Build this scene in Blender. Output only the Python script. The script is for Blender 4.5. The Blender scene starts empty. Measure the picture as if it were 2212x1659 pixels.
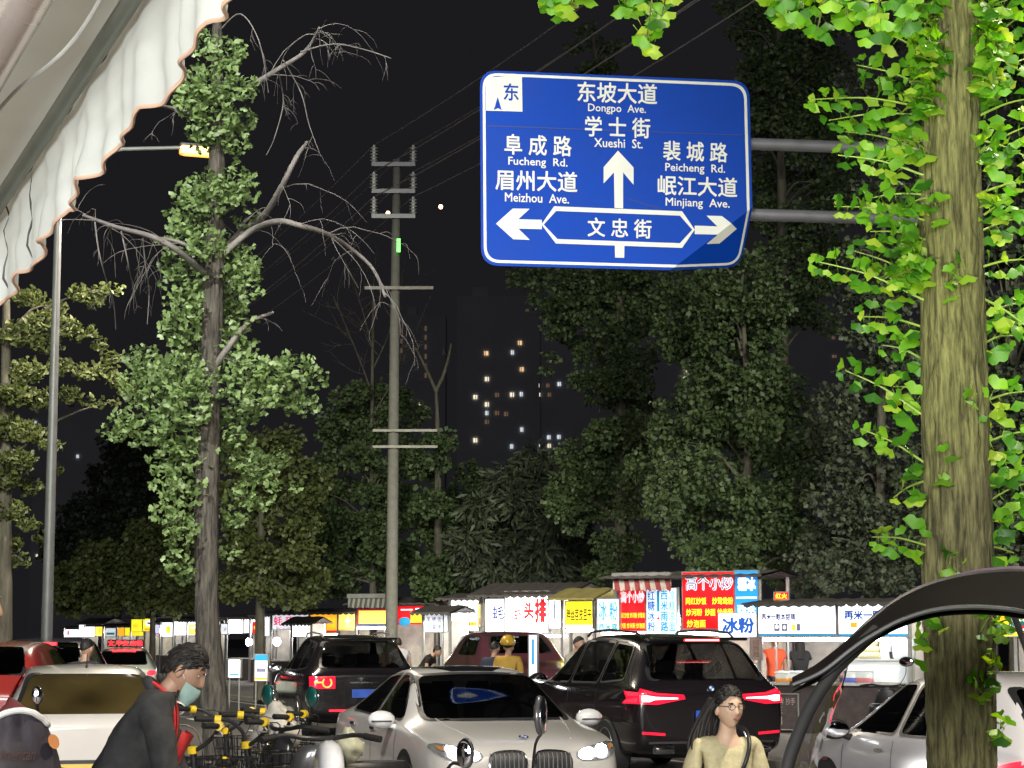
import bpy, bmesh, math, random
from mathutils import Vector, Matrix, noise
from mathutils.bvhtree import BVHTree
R = math.radians
SC = bpy.context.scene
C = SC.collection
random.seed(7)
# ------------------------------------------------------------------ camera, sky, light
FOC = 4424.0                                   # focal length in pixels of a 2212 px wide photograph
PITCH = math.atan(548.5 / FOC)
CAM = Vector((0, 0, 1.75))
cd = bpy.data.cameras.new('camera'); cam = bpy.data.objects.new('camera', cd); C.objects.link(cam)
cam.location = CAM; cam.rotation_euler = (math.pi / 2 + PITCH, 0, 0)
cd.sensor_width = 36; cd.lens = 36 * FOC / 2212; cd.clip_start = 0.1; cd.clip_end = 3000
SC.camera = cam
SC.view_settings.view_transform = 'Standard'; SC.view_settings.look = 'None'
SC.view_settings.exposure = 0.0; SC.view_settings.gamma = 1.0
SC.cycles.use_denoising = True
SC.cycles.max_bounces = 7; SC.cycles.transparent_max_bounces = 12
SC.cycles.sample_clamp_indirect = 4.0
SC.cycles.caustics_reflective = False; SC.cycles.caustics_refractive = False
wd = bpy.data.worlds.new('World'); SC.world = wd; wd.use_nodes = True
wn = wd.node_tree
bgn = wn.nodes['Background']
# night: the sun is well below the horizon, the city's glow is what is left of the sky
sky = wn.nodes.new('ShaderNodeTexSky'); sky.sky_type = 'NISHITA'; sky.sun_disc = False
sky.sun_elevation = R(-12); sky.sun_rotation = R(120)
mixw = wn.nodes.new('ShaderNodeMix'); mixw.data_type = 'RGBA'; mixw.blend_type = 'ADD'
mixw.inputs[0].default_value = 1.0
wn.links.new(sky.outputs[0], mixw.inputs[6]); mixw.inputs[7].default_value = (0.128, 0.122, 0.142, 1)
wn.links.new(mixw.outputs[2], bgn.inputs[0]); bgn.inputs[1].default_value = 0.085

def lamp(name, kind, loc, power, col, target=None, **kw):
    l = bpy.data.lights.new(name, kind); l.energy = power; l.color = col
    for k, v in kw.items(): setattr(l, k, v)
    o = bpy.data.objects.new(name, l); C.objects.link(o); o.location = loc
    if target is not None:
        o.rotation_euler = (Vector(target) - Vector(loc)).to_track_quat('-Z', 'Y').to_euler()
    return o
# faint sun lamp, added to lift the dark tower walls
fill_sun = lamp('fill_sun', 'SUN', (0, 0, 60), 0.062, (.85, .9, 1.0), (-4, 60, 35), angle=R(.5))
# unseen spots added to brighten the sign, the left tree and the tree belt
lamp('added_spot', 'SPOT', (-4.5, 2, 16), 30000, (1.0, 0.99, 0.93), (-2.9, 20, 6.0), spot_size=R(36), spot_blend=1.0, shadow_soft_size=0.15)
lamp('added_spot', 'SPOT', (-4.7, 2, 16), 100000, (0.98, 1.0, 0.76), (-9, 62, 3.0), spot_size=R(25), spot_blend=0.8, shadow_soft_size=3.0)
lamp('added_spot', 'SPOT', (15, 4, 15), 88000, (0.98, 1.0, 0.76), (6.5, 53, 2.5), spot_size=R(25), spot_blend=0.8, shadow_soft_size=3.0)
# large soft area lamp added far behind the camera to fill the street
lamp('street_fill_area', 'AREA', (-3, -26, 9), 13500, (1.0, 0.99, 0.95), (2, 40, 3), shape='RECTANGLE', size=22, size_y=8)
# garden uplight on the pavement that washes the near ginkgo
lamp('tree_uplight', 'SPOT', (-0.15, 1.2, 0.9), 2150, (0.86, 1.0, 0.44), (2.2, 8, 5.6), spot_size=R(48), spot_blend=0.5, shadow_soft_size=0.08)
# strip lights of the shop below its awning
lamp('shop_strip_light', 'AREA', (-3.2, 4.2, 1.9), 24, (0.96, 0.98, 1.0), (-1.6, 5.0, 3.4), shape='RECTANGLE', size=2.2, size_y=0.3)
lamp('shop_window_light', 'AREA', (-3.0, 0.5, 2.4), 300, (1.0, 0.98, 0.94), (0.5, 11, 0.8), shape='RECTANGLE', size=3.0, size_y=1.2)

# ------------------------------------------------------------------ helpers
cth, sth = math.cos(PITCH), math.sin(PITCH)
def ray(px, py):
    r = (px - 1106) / FOC; u = (829.5 - py) / FOC
    return Vector((r, cth - sth * u, sth + cth * u))
def P(px, py, Y):
    d = ray(px, py); return CAM + d * (Y / d.y)
def K(Y): return FOC / Y                       # pixels per metre at depth Y
def onplane(px, py, o, nrm):
    d = ray(px, py); t = (o - CAM).dot(nrm) / d.dot(nrm); return CAM + d * t
SD = Vector((-0.342, 0.94, 0)); SN = Vector((0.94, 0.342, 0))  # along / across the street
def W(s, n, z=0): return SD * s + SN * n + Vector((0, 0, z))
def tag(o, label=None, cat=None, group=None, kind=None):
    if label: o['label'] = label
    if cat: o['category'] = cat
    if group: o['group'] = group
    if kind: o['kind'] = kind
    return o
def empty(name, loc=(0, 0, 0), rz=0, label=None, cat=None, group=None):
    o = bpy.data.objects.new(name, None); C.objects.link(o); o.location = loc; o.rotation_euler = (0, 0, rz)
    o.empty_display_size = 0.2
    return tag(o, label, cat, group)
def kids(o): return [c for c in C.objects if c.parent == o]
def copy_tree(o, parent=None):
    c = o.copy(); C.objects.link(c); c.parent = parent
    for ch in kids(o): copy_tree(ch, c)
    return c
def frame(o, z, x=None):
    """matrix with origin o and Z axis z"""
    z = Vector(z).normalized(); x = Vector(x) if x else (Vector((1, 0, 0)) if abs(z.x) < .9 else Vector((0, 1, 0)))
    y = z.cross(x).normalized(); x = y.cross(z)
    m = Matrix((x, y, z)).transposed().to_4x4(); m.translation = Vector(o); return m

class MB:
    def __init__(s): s.v = []; s.f = []; s.m = []; s.mi = 0
    def add(s, vs, fs, mi=None):
        n = len(s.v); s.v += [Vector(v) for v in vs]
        for f in fs: s.f.append(tuple(i + n for i in f)); s.m.append(s.mi if mi is None else mi)
        return s
    def box(s, c, size, M=None, mi=None, ch=0.0, taper=1.0):
        a, b, h = (x / 2 for x in size); c = Vector(c)
        ch = min(ch, a * .9, b * .9, h * .9)
        def ring(z, k, e): # octagon ring
            x, y = a * k - e, b * k - e; q = ch if ch else 0
            if not ch: return [(x, y, z), (-x, y, z), (-x, -y, z), (x, -y, z)]
            return [(x, y - q, z), (x - q, y, z), (-x + q, y, z), (-x, y - q, z), (-x, -y + q, z), (-x + q, -y, z), (x - q, -y, z), (x, -y + q, z)]
        rings = [ring(-h, 1, 0), ring(h, taper, 0)] if not ch else [ring(-h, 1, ch * .6), ring(-h + ch, 1, 0), ring(h - ch, taper, 0), ring(h, taper, ch * .6)]
        n = len(rings[0]); vs = []; fs = []
        for r in rings:
            for p in r:
                q = c + Vector(p) if M is None else M @ (c + Vector(p)); vs.append(q)
        for k in range(len(rings) - 1):
            for i in range(n):
                j = (i + 1) % n; fs.append((k * n + i, k * n + j, (k + 1) * n + j, (k + 1) * n + i))
        fs.append(tuple(range(n - 1, -1, -1))); fs.append(tuple((len(rings) - 1) * n + i for i in range(n)))
        return s.add(vs, fs, mi)
    def tube(s, pts, rad, n=8, cap=True, mi=None, closed=False, flat=None):
        pts = [Vector(p) for p in pts]; m = len(pts)
        if not isinstance(rad, (list, tuple)): rad = [rad] * m
        vs = []; fs = []; prev = None
        for i, p in enumerate(pts):
            t = (pts[(i + 1) % m] - pts[i - 1]) if closed else (pts[min(i + 1, m - 1)] - pts[max(i - 1, 0)])
            t = t.normalized() if t.length > 1e-9 else Vector((0, 0, 1))
            if prev is None: x = t.orthogonal().normalized()
            else:
                x = prev - t * prev.dot(t); x = x.normalized() if x.length > 1e-6 else t.orthogonal().normalized()
            prev = x; y = t.cross(x)
            for k in range(n):
                a = 2 * math.pi * k / n; vs.append(p + (x * math.cos(a) + y * math.sin(a)) * rad[i])
        for i in range(m if closed else m - 1):
            b = (i + 1) % m
            for k in range(n):
                l = (k + 1) % n; fs.append((i * n + k, i * n + l, b * n + l, b * n + k))
        if cap and not closed: fs.append(tuple(range(n - 1, -1, -1))); fs.append(tuple((m - 1) * n + k for k in range(n)))
        return s.add(vs, fs, mi)
    def lathe(s, prof, n=16, M=None, mi=None, cap=True):
        vs = []; fs = []; m = len(prof)
        for r, z in prof:
            for k in range(n):
                a = 2 * math.pi * k / n; p = Vector((r * math.cos(a), r * math.sin(a), z)); vs.append(M @ p if M else p)
        for i in range(m - 1):
            for k in range(n):
                l = (k + 1) % n; fs.append((i * n + k, i * n + l, (i + 1) * n + l, (i + 1) * n + k))
        if cap: fs.append(tuple(range(n - 1, -1, -1))); fs.append(tuple((m - 1) * n + k for k in range(n)))
        return s.add(vs, fs, mi)
    def ell(s, c, r, M=None, mi=None, nu=12, nv=8):
        vs = []; fs = []; c = Vector(c)
        for i in range(nv + 1):
            th = math.pi * (i / nv) if 0 < i < nv else (0.02 if i == 0 else math.pi - .02)
            for k in range(nu):
                a = 2 * math.pi * k / nu
                p = c + Vector((r[0] * math.sin(th) * math.cos(a), r[1] * math.sin(th) * math.sin(a), r[2] * math.cos(th))); vs.append(M @ p if M else p)
        for i in range(nv):
            for k in range(nu):
                l = (k + 1) % nu; fs.append((i * nu + k, (i + 1) * nu + k, (i + 1) * nu + l, i * nu + l))
        return s.add(vs, fs, mi)
    def grid(s, rows, mi=None, closed=False):
        m = len(rows[0]); vs = [p for r in rows for p in r]; fs = []
        for i in range(len(rows) - 1):
            for k in range(m if closed else m - 1):
                l = (k + 1) % m; fs.append((i * m + k, i * m + l, (i + 1) * m + l, (i + 1) * m + k))
        return s.add(vs, fs, mi)
    def prism(s, poly, z0, z1, M=None, mi=None):
        n = len(poly); f = (lambda p: M @ Vector(p)) if M else Vector
        vs = [f((x, y, z0)) for x, y in poly] + [f((x, y, z1)) for x, y in poly]
        fs = [tuple(range(n - 1, -1, -1)), tuple(range(n, 2 * n))] + [(i, (i + 1) % n, n + (i + 1) % n, n + i) for i in range(n)]
        return s.add(vs, fs, mi)
    def build(s, name, mats, parent=None, smooth=40, org=None):
        me = bpy.data.meshes.new(name)
        o0 = Vector(org) if org is not None else None
        me.from_pydata([tuple(v - o0) if o0 else tuple(v) for v in s.v], [], s.f)
        if not isinstance(mats, (list, tuple)): mats = [mats]
        for m in mats: me.materials.append(m)
        if len(mats) > 1: me.polygons.foreach_set('material_index', s.m)
        finish(me, smooth)
        o = bpy.data.objects.new(name, me); C.objects.link(o)
        if parent is not None: o.parent = parent
        elif o0: o.location = o0
        return o
def finish(me, smooth):
    me.validate(); me.update()
    if smooth:
        me.shade_smooth()
        if smooth < 180: me.set_sharp_from_angle(angle=R(smooth))
def chaikin(p, n=2, closed=True):
    for _ in range(n):
        q = []
        m = len(p)
        for i in range(m if closed else m - 1):
            a, b = p[i], p[(i + 1) % m]
            q += [tuple(x * .75 + y * .25 for x, y in zip(a, b)), tuple(x * .25 + y * .75 for x, y in zip(a, b))]
        if not closed: q = [p[0]] + q + [p[-1]]
        p = q
    return p
def smoothpath(pts, k=4):
    """Catmull-Rom through 3-D points"""
    pts = [Vector(p) for p in pts]; out = []
    for i in range(len(pts) - 1):
        a, b, c, d = pts[max(i - 1, 0)], pts[i], pts[i + 1], pts[min(i + 2, len(pts) - 1)]
        for j in range(k):
            t = j / k
            out.append(.5 * ((2 * b) + (c - a) * t + (2 * a - 5 * b + 4 * c - d) * t * t + (3 * b - a - 3 * c + d) * t ** 3))
    return out + [pts[-1]]

# ------------------------------------------------------------------ materials
def newmat(name):
    m = bpy.data.materials.new(name); m.use_nodes = True
    nt = m.node_tree; b = nt.nodes['Principled BSDF']; return m, nt, b
def M(name, col, rough=.5, metal=0.0, var=.12, scale=9.0, bump=0.0, coat=0.0, emit=0.0, ecol=None, evar=0.0, stretch=None, spec=None):
    m, nt, b = newmat(name); N = nt.nodes; L = nt.links
    tc = N.new('ShaderNodeTexCoord'); nz = N.new('ShaderNodeTexNoise'); nz.inputs['Scale'].default_value = scale; nz.inputs['Detail'].default_value = 5
    if stretch:
        mp = N.new('ShaderNodeMapping'); mp.inputs['Scale'].default_value = stretch; L.new(tc.outputs['Object'], mp.inputs[0]); L.new(mp.outputs[0], nz.inputs['Vector'])
    else: L.new(tc.outputs['Object'], nz.inputs['Vector'])
    cr = N.new('ShaderNodeValToRGB'); cr.color_ramp.elements[0].position = .3; cr.color_ramp.elements[1].position = .7
    cr.color_ramp.elements[0].color = (*[max(0, c * (1 - var)) for c in col], 1); cr.color_ramp.elements[1].color = (*[min(1, c * (1 + var)) for c in col], 1)
    L.new(nz.outputs[0], cr.inputs[0]); L.new(cr.outputs[0], b.inputs['Base Color'])
    b.inputs['Roughness'].default_value = rough; b.inputs['Metallic'].default_value = metal
    if spec is not None: b.inputs['Specular IOR Level'].default_value = spec
    if rough > .15 and not coat:
        mr = N.new('ShaderNodeMapRange'); mr.inputs[3].default_value = max(0, rough - .08); mr.inputs[4].default_value = min(1, rough + .08)
        L.new(nz.outputs[0], mr.inputs[0]); L.new(mr.outputs[0], b.inputs['Roughness'])
    if coat: b.inputs['Coat Weight'].default_value = coat; b.inputs['Coat Roughness'].default_value = .04
    if bump:
        bp = N.new('ShaderNodeBump'); bp.inputs['Strength'].default_value = bump; bp.inputs['Distance'].default_value = .02
        L.new(nz.outputs[0], bp.inputs['Height']); L.new(bp.outputs[0], b.inputs['Normal'])
    if emit:
        ec = ecol or col; b.inputs['Emission Color'].default_value = (*ec, 1); b.inputs['Emission Strength'].default_value = emit
        if evar:
            mr = N.new('ShaderNodeMapRange'); mr.inputs[3].default_value = emit * (1 - evar); mr.inputs[4].default_value = emit * (1 + evar)
            L.new(nz.outputs[0], mr.inputs[0]); L.new(mr.outputs[0], b.inputs['Emission Strength'])
    return m
def leafmat(name, cols, trans=.35, rough=.5, tcol=None):
    m, nt, b = newmat(name); N = nt.nodes; L = nt.links
    g = N.new('ShaderNodeNewGeometry'); cr = N.new('ShaderNodeValToRGB')
    e = cr.color_ramp.elements
    while len(e) < len(cols): e.new(.5)
    for i, c in enumerate(cols): e[i].position = i / (len(cols) - 1); e[i].color = (*c, 1)
    L.new(g.outputs['Random Per Island'], cr.inputs[0]); L.new(cr.outputs[0], b.inputs['Base Color'])
    b.inputs['Roughness'].default_value = rough
    t = N.new('ShaderNodeBsdfTranslucent'); mx = N.new('ShaderNodeMixShader'); mx.inputs[0].default_value = trans
    hs = N.new('ShaderNodeHueSaturation'); hs.inputs['Saturation'].default_value = 1.1; hs.inputs['Value'].default_value = 1.5
    L.new(cr.outputs[0], hs.inputs['Color']); L.new(hs.outputs[0], t.inputs[0])
    L.new(b.outputs[0], mx.inputs[1]); L.new(t.outputs[0], mx.inputs[2]); L.new(mx.outputs[0], N['Material Output'].inputs[0])
    return m
def barkmat(name, c1, c2, sx=40, sz=6, bump=.8):
    m, nt, b = newmat(name); N = nt.nodes; L = nt.links
    tc = N.new('ShaderNodeTexCoord'); mp = N.new('ShaderNodeMapping'); mp.inputs['Scale'].default_value = (sx, sx, sz)
    L.new(tc.outputs['Object'], mp.inputs[0]); nz = N.new('ShaderNodeTexNoise'); nz.inputs['Detail'].default_value = 8; nz.inputs['Roughness'].default_value = .65; nz.inputs['Scale'].default_value = 1.0
    L.new(mp.outputs[0], nz.inputs['Vector'])
    n2 = N.new('ShaderNodeTexNoise'); n2.inputs['Scale'].default_value = 2.2; L.new(tc.outputs['Object'], n2.inputs['Vector'])
    cr = N.new('ShaderNodeValToRGB'); cr.color_ramp.elements[0].position = .36; cr.color_ramp.elements[1].position = .66
    cr.color_ramp.elements[0].color = (*c1, 1); cr.color_ramp.elements[1].color = (*c2, 1); L.new(nz.outputs[0], cr.inputs[0])
    mx = N.new('ShaderNodeMix'); mx.data_type = 'RGBA'; mx.blend_type = 'MULTIPLY'; mx.inputs[0].default_value = .6
    c3 = N.new('ShaderNodeValToRGB'); c3.color_ramp.elements[0].color = (.6, .55, .5, 1); c3.color_ramp.elements[1].color = (1.2, 1.25, 1.1, 1); L.new(n2.outputs[0], c3.inputs[0])
    L.new(cr.outputs[0], mx.inputs[6]); L.new(c3.outputs[0], mx.inputs[7]); L.new(mx.outputs[2], b.inputs['Base Color'])
    b.inputs['Roughness'].default_value = .9
    bp = N.new('ShaderNodeBump'); bp.inputs['Strength'].default_value = bump; bp.inputs['Distance'].default_value = .012
    L.new(nz.outputs[0], bp.inputs['Height']); L.new(bp.outputs[0], b.inputs['Normal'])
    return m
def glassmat(name, tint=(.25, .25, .25), refl=.10):
    m, nt, b = newmat(name); N = nt.nodes; L = nt.links
    t = N.new('ShaderNodeBsdfTransparent'); t.inputs[0].default_value = (*tint, 1)
    g = N.new('ShaderNodeBsdfGlossy'); g.inputs['Roughness'].default_value = .03; g.inputs[0].default_value = (.9, .9, .9, 1)
    lw = N.new('ShaderNodeLayerWeight'); lw.inputs[0].default_value = .35
    mr = N.new('ShaderNodeMapRange'); mr.inputs[3].default_value = refl; mr.inputs[4].default_value = .6
    nz = N.new('ShaderNodeTexNoise'); nz.inputs['Scale'].default_value = 3.0
    bp = N.new('ShaderNodeBump'); bp.inputs['Strength'].default_value = .03; L.new(nz.outputs[0], bp.inputs['Height']); L.new(bp.outputs[0], g.inputs['Normal'])
    mx = N.new('ShaderNodeMixShader'); L.new(lw.outputs['Fresnel'], mr.inputs[0]); L.new(mr.outputs[0], mx.inputs[0])
    L.new(t.outputs[0], mx.inputs[1]); L.new(g.outputs[0], mx.inputs[2]); L.new(mx.outputs[0], N['Material Output'].inputs[0])
    return m
def paint(name, col, rough=.3, metal=.0):
    return M(name, col, rough=rough, metal=metal, var=.03, scale=3, coat=1.0)
MT = {}
MT['asphalt'] = M('asphalt', (.05, .048, .047), .75, var=.3, scale=25, bump=.4)
MT['paving'] = M('paving', (.16, .145, .13), .8, var=.25, scale=6, bump=.3)
MT['kerb'] = M('kerb_stone', (.28, .26, .24), .8, var=.2, scale=5, bump=.2)
MT['roadpaint'] = M('road_paint', (.6, .6, .58), .6, var=.2, scale=20)
MT['black'] = M('black_plastic', (.018, .018, .02), .45, var=.2)
MT['rubber'] = M('black_rubber', (.012, .012, .012), .75, var=.2)
MT['steel'] = M('brushed_steel', (.5, .5, .5), .35, metal=.9, var=.1, scale=20)
MT['chrome'] = M('chrome', (.8, .8, .8), .12, metal=1.0, var=.03)
MT['galv'] = M('galvanised_pole', (.24, .24, .26), .45, metal=.35, var=.12, scale=5)
MT['post'] = M('street_lamp_post', (.10, .10, .11), .5, metal=.2, var=.12, scale=5)
MT['concrete'] = M('concrete', (.33, .31, .29), .85, var=.18, scale=7, bump=.2)
MT['white'] = M('white_plastic', (.75, .75, .74), .4, var=.05)
MT['yellow'] = M('yellow_plastic', (.8, .55, .02), .4, var=.08)
MT['red'] = M('red_cloth', (.55, .03, .03), .75, var=.15, scale=30)
MT['glass'] = glassmat('tinted_glass', (.16, .17, .17), .02)
MT['clear'] = glassmat('clear_glass', (.6, .62, .6), .06)
MT['mirror'] = M('mirror_glass', (.8, .8, .85), .04, metal=1.0, var=.02)
MT['lamp_white'] = M('lamp_white', (.9, .9, .9), .3, emit=30, ecol=(1, .98, .95))
MT['lamp_red'] = M('lamp_red', (.5, .01, .02), .3, emit=3.2, ecol=(1, .015, .03), spec=.3)
MT['lens_red'] = M('lens_red', (.35, .005, .012), .15, coat=1, emit=1.5, ecol=(1, .01, .04))
MT['lamp_hot'] = M('lamp_red_core', (.8, .3, .3), .3, emit=9, ecol=(1, .35, .32))
MT['seat'] = M('seat_dark', (.03, .03, .032), .8)
MT['lamp_orange'] = M('lamp_orange', (.9, .3, .05), .3, emit=4, ecol=(1, .18, .03))
MT['tube'] = M('fluorescent_tube', (.9, .9, .9), .3, emit=25, ecol=(.93, .95, 1))

# ------------------------------------------------------------------ lettering
_tc = {}
def glyphs(body, bold=.0, shear=0):
    """outline of a string in a unit box, as (x, y, layer) points; bold = strokes widened by stacked shifted copies"""
    k = (body, bold, shear)
    if k in _tc: return _tc[k]
    c = bpy.data.curves.new('t', 'FONT'); c.body = body; c.size = 1; c.shear = shear; c.resolution_u = 2
    o = bpy.data.objects.new('t', c); C.objects.link(o); bpy.context.view_layer.update()
    me = bpy.data.meshes.new_from_object(o.evaluated_get(bpy.context.evaluated_depsgraph_get()))
    v0 = [(v.co.x, v.co.y) for v in me.vertices]; f0 = [tuple(p.vertices) for p in me.polygons]
    bpy.data.objects.remove(o); bpy.data.curves.remove(c); bpy.data.meshes.remove(me)
    vs, fs = [], []
    for q, (dx, dy) in enumerate(((0, 0), (1, .5), (-1, -.5), (.5, -1), (-.5, 1)) if bold else ((0, 0),)):
        n = len(vs); vs += [(x + dx * bold, y + dy * bold, q) for x, y in v0]; fs += [tuple(i + n for i in f) for f in f0]
    if vs:
        x0 = min(v[0] for v in vs); x1 = max(v[0] for v in vs); y0 = min(v[1] for v in vs); y1 = max(v[1] for v in vs)
        vs = [((x - (x0 + x1) / 2) / max(x1 - x0, 1e-6), (y - (y0 + y1) / 2) / max(y1 - y0, 1e-6), q * .0007) for x, y, q in vs]
    _tc[k] = (vs, fs); return vs, fs
import numpy as np
rng = np.random.default_rng(11)
# ------------------------------------------------------------------ the setting
def strip(name, n0, n1, z, mat, s0=-40, s1=420):
    mb = MB(); rows = []
    for i in range(24):
        s = s0 + (s1 - s0) * i / 23; rows.append([W(s, n0, z), W(s, n1, z)])
    mb.grid([list(r) for r in zip(*rows)]); o = mb.build(name, mat, smooth=None); return tag(o, kind='structure')
g = MB(); g.add([(-1500, -200, -.03), (1500, -200, -.03), (1500, 2500, -.03), (-1500, 2500, -.03)], [(0, 1, 2, 3)])
tag(g.build('ground', M('ground_soil', (.06, .055, .045), .9, var=.3, scale=.3), smooth=None), kind='structure')
strip('road', 5.0, 12.7, 0.0, MT['asphalt'])
strip('near_pavement', -30, 4.85, 0.1, MT['paving'])
strip('far_pavement', 12.85, 70, 0.12, MT['paving'])
for nm, n0, n1, zt in (('near_kerb', 4.85, 5.0, .106), ('far_kerb', 12.7, 12.85, .126)):
    mb = MB(); a, b = -40, 420
    q = lambda n, z: [W(a, n, z), W(b, n, z)]
    mb.grid([q(n0, -.02), q(n0, zt), q(n1, zt), q(n1, -.02)]); tag(mb.build(nm, MT['kerb'], smooth=None), kind='structure')
mb = MB()
for s in range(0, 300, 6):
    mb.add([W(s, 8.78, .004), W(s, 8.92, .004), W(s + 3, 8.92, .004), W(s + 3, 8.78, .004)], [(0, 1, 2, 3)])
for n in (5.3, 12.3): mb.add([W(-40, n, .004), W(-40, n + .12, .004), W(300, n + .12, .004), W(300, n, .004)], [(0, 1, 2, 3)])
tag(mb.build('road_markings', MT['roadpaint'], smooth=None), kind='structure')

# ------------------------------------------------------------------ direction sign on its cantilever
SIGN_D = 24.0
so = P(1330, 363, SIGN_D); SNRM = Vector((0, -1, 0))
def zs(zx, zy): return ((1850 + zx / 1.8433) / 1.8228, (230 + zy / 1.8433) / 1.8228)
def sp(zx, zy, lift=0.0):
    p = onplane(*zs(zx, zy), so, SNRM); return p + SNRM * lift
fa, fb = sp(1458, 1535), sp(2056, 1078)
fax = (fb - fa).normalized(); fin = Vector((fax.z, 0, -fax.x))           # towards the bent corner
if fin.z > 0: fin = -fin
FOLD = R(45)
def fold(p):
    d = (p - fa).dot(fin)
    if d <= 1e-6: return p
    return Matrix.Translation(fa) @ Matrix.Rotation(FOLD, 4, fax) @ Matrix.Translation(-fa) @ p
tst = fold(fa + fin)
if tst.y < (fa + fin).y: FOLD = -FOLD
def signmesh(name, polys, mat, parent, lift, thick=0):
    bm = bmesh.new()
    for vs, fs in polys:
        bv = [bm.verts.new(v) for v in vs]
        for f in fs:
            try: bm.faces.new([bv[i] for i in f])
            except ValueError: pass
    bmesh.ops.bisect_plane(bm, geom=bm.verts[:] + bm.edges[:] + bm.faces[:], plane_co=fa, plane_no=fin)
    if thick:
        r = bmesh.ops.extrude_face_region(bm, geom=bm.faces[:])
        for v in [e for e in r['geom'] if isinstance(e, bmesh.types.BMVert)]: v.co.y += thick
    for v in bm.verts: v.co = fold(v.co)
    bmesh.ops.recalc_face_normals(bm, faces=bm.faces[:])
    me = bpy.data.meshes.new(name)
    for v in bm.verts: v.co -= sign.location
    bm.to_mesh(me); bm.free(); me.materials.append(mat); me.update()
    o = bpy.data.objects.new(name, me); C.objects.link(o); o.parent = parent; return o
polep = P(2112, 829, 24.6); polep.z = .12
sign = empty('direction_sign', polep, label='large blue road direction sign with white lettering and bent lower corner on cantilever arms', cat='road sign')
blue = M('sign_blue', (.002, .050, .38), .6, var=.06, scale=2, spec=.12)
swhite = M('sign_white', (.74, .76, .68), .6, var=.05, scale=4, spec=.12)
def poly(zpts, lift): return [sp(x, y, lift) for x, y in zpts]
def rrect(cs, rad):
    out = []
    n = len(cs)
    for i in range(n):
        p = Vector(cs[i]); a = (Vector(cs[i - 1]) - p).normalized(); b = (Vector(cs[(i + 1) % n]) - p).normalized()
        for k in range(9):
            t = k / 8; q = p + a * rad * (1 - t) ** 2 + b * rad * t ** 2
            out.append(tuple(q))
    return out
OUT = [(72, 84), (2028, 164), (2062, 1552), (82, 1502)]
def inset(cs, d):
    c = sum((Vector(x) for x in cs), Vector((0, 0))) / 4
    return [(x + (d if x < c.x else -d), y + (d if y < c.y else -d)) for x, y in cs]
pts = rrect(OUT, 130)
panel = signmesh('panel', [(poly(pts, 0), [tuple(range(len(pts)))])], blue, sign, 0, thick=.05)
a, b = rrect(inset(OUT, 20), 115), rrect(inset(OUT, 40), 100)
n = len(a)
signmesh('border', [(poly(a, .006) + poly(b, .006), [(i, (i + 1) % n, n + (i + 1) % n, n + i) for i in range(n)])], swhite, panel, .006)
# the compass square, arrows and the street plate
cpts = [(115, 140), (378, 124), (382, 388), (118, 380)]
signmesh('compass_square', [(poly(cpts, .009), [(0, 1, 2, 3)])], swhite, panel, 0)
signmesh('north_arrow', [(poly([(203, 280), (232, 378), (203, 362), (173, 378)], .014), [(0, 1, 2), (0, 2, 3)])], blue, panel, 0)
signmesh('arrow', [(poly([(1075, 670), (1188, 792), (1188, 918), (1112, 828), (1112, 1090), (1050, 1085), (1046, 828), (971, 908), (971, 790)], .006), [(0, 1, 2, 3, 6, 7, 8), (3, 4, 5, 6)])], swhite, panel, 0)
signmesh('arrow', [(poly([(190, 1200), (312, 1090), (434, 1092), (352, 1168), (522, 1172), (522, 1240), (352, 1236), (436, 1318), (315, 1313)], .006), [(0, 1, 2, 3, 6, 7, 8), (3, 4, 5, 6)])], swhite, panel, 0)
signmesh('arrow', [(poly([(1954, 1242), (1830, 1350), (1718, 1346), (1796, 1280), (1632, 1276), (1632, 1214), (1796, 1220), (1718, 1142), (1830, 1145)], .006), [(0, 1, 2, 3, 6, 7, 8), (3, 4, 5, 6)])], swhite, panel, 0)
h0 = [(612, 1074), (1540, 1110), (1632, 1244), (1540, 1376), (624, 1344), (520, 1206)]
h1 = [(626, 1108), (1524, 1142), (1614, 1244), (1524, 1342), (636, 1312), (536, 1207)]
signmesh('street_plate', [(poly(h0, .007) + poly(h1, .007), [(i, (i + 1) % 6, 6 + (i + 1) % 6, 6 + i) for i in range(6)])], swhite, panel, 0)
signmesh('stem_mark', [(poly([(1052, 1352), (1122, 1355), (1120, 1448), (1054, 1446)], .0065), [(0, 1, 2, 3)])], swhite, panel, 0)
def slettering(items, mat, lift):
    for body, cx, cy, w, h, bold in items:
        vs, fs = glyphs(body, bold)
        tilt = .035
        signmesh('lettering', [([sp(cx + x * w, cy - y * h + x * w * tilt, lift + q) for x, y, q in vs], fs)], mat, panel, lift)
for za, zb_ in (((120, 486), (2012, 556)), ((1150, 1018), (1390, 1090))): signmesh('panel_seam', [(poly([za, zb_, (zb_[0], zb_[1] + 7), (za[0], za[1] + 7)], .0042), [(0, 1, 2, 3)])], M('seam_blue', (.001, .022, .17), .6), panel, 0)
slettering([('东坡大道', 1070, 252, 580, 150, .016), ('Dongpo  Ave.', 1068, 372, 420, 74, .010), ('学 士 街', 1072, 500, 475, 150, .016), ('Xueshi  St.', 1078, 617, 352, 66, .012),
            ('阜 成 路', 495, 632, 488, 150, .016), ('Fucheng  Rd.', 494, 760, 430, 76, .012), ('眉州大道', 483, 890, 595, 150, .016), ('Meizhou  Ave.', 487, 1015, 465, 66, .012),
            ('裴 城 路', 1636, 678, 468, 145, .016), ('Peicheng  Rd.', 1635, 805, 435, 76, .012), ('岷江大道', 1652, 930, 578, 145, .016), ('Minjiang  Ave.', 1653, 1057, 465, 78, .012),
            ('文 忠 街', 1087, 1232, 465, 140, .016)], swhite, .008)
slettering([('东', 300, 245, 110, 126, .016)], blue, .013)
mb = MB()
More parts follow.
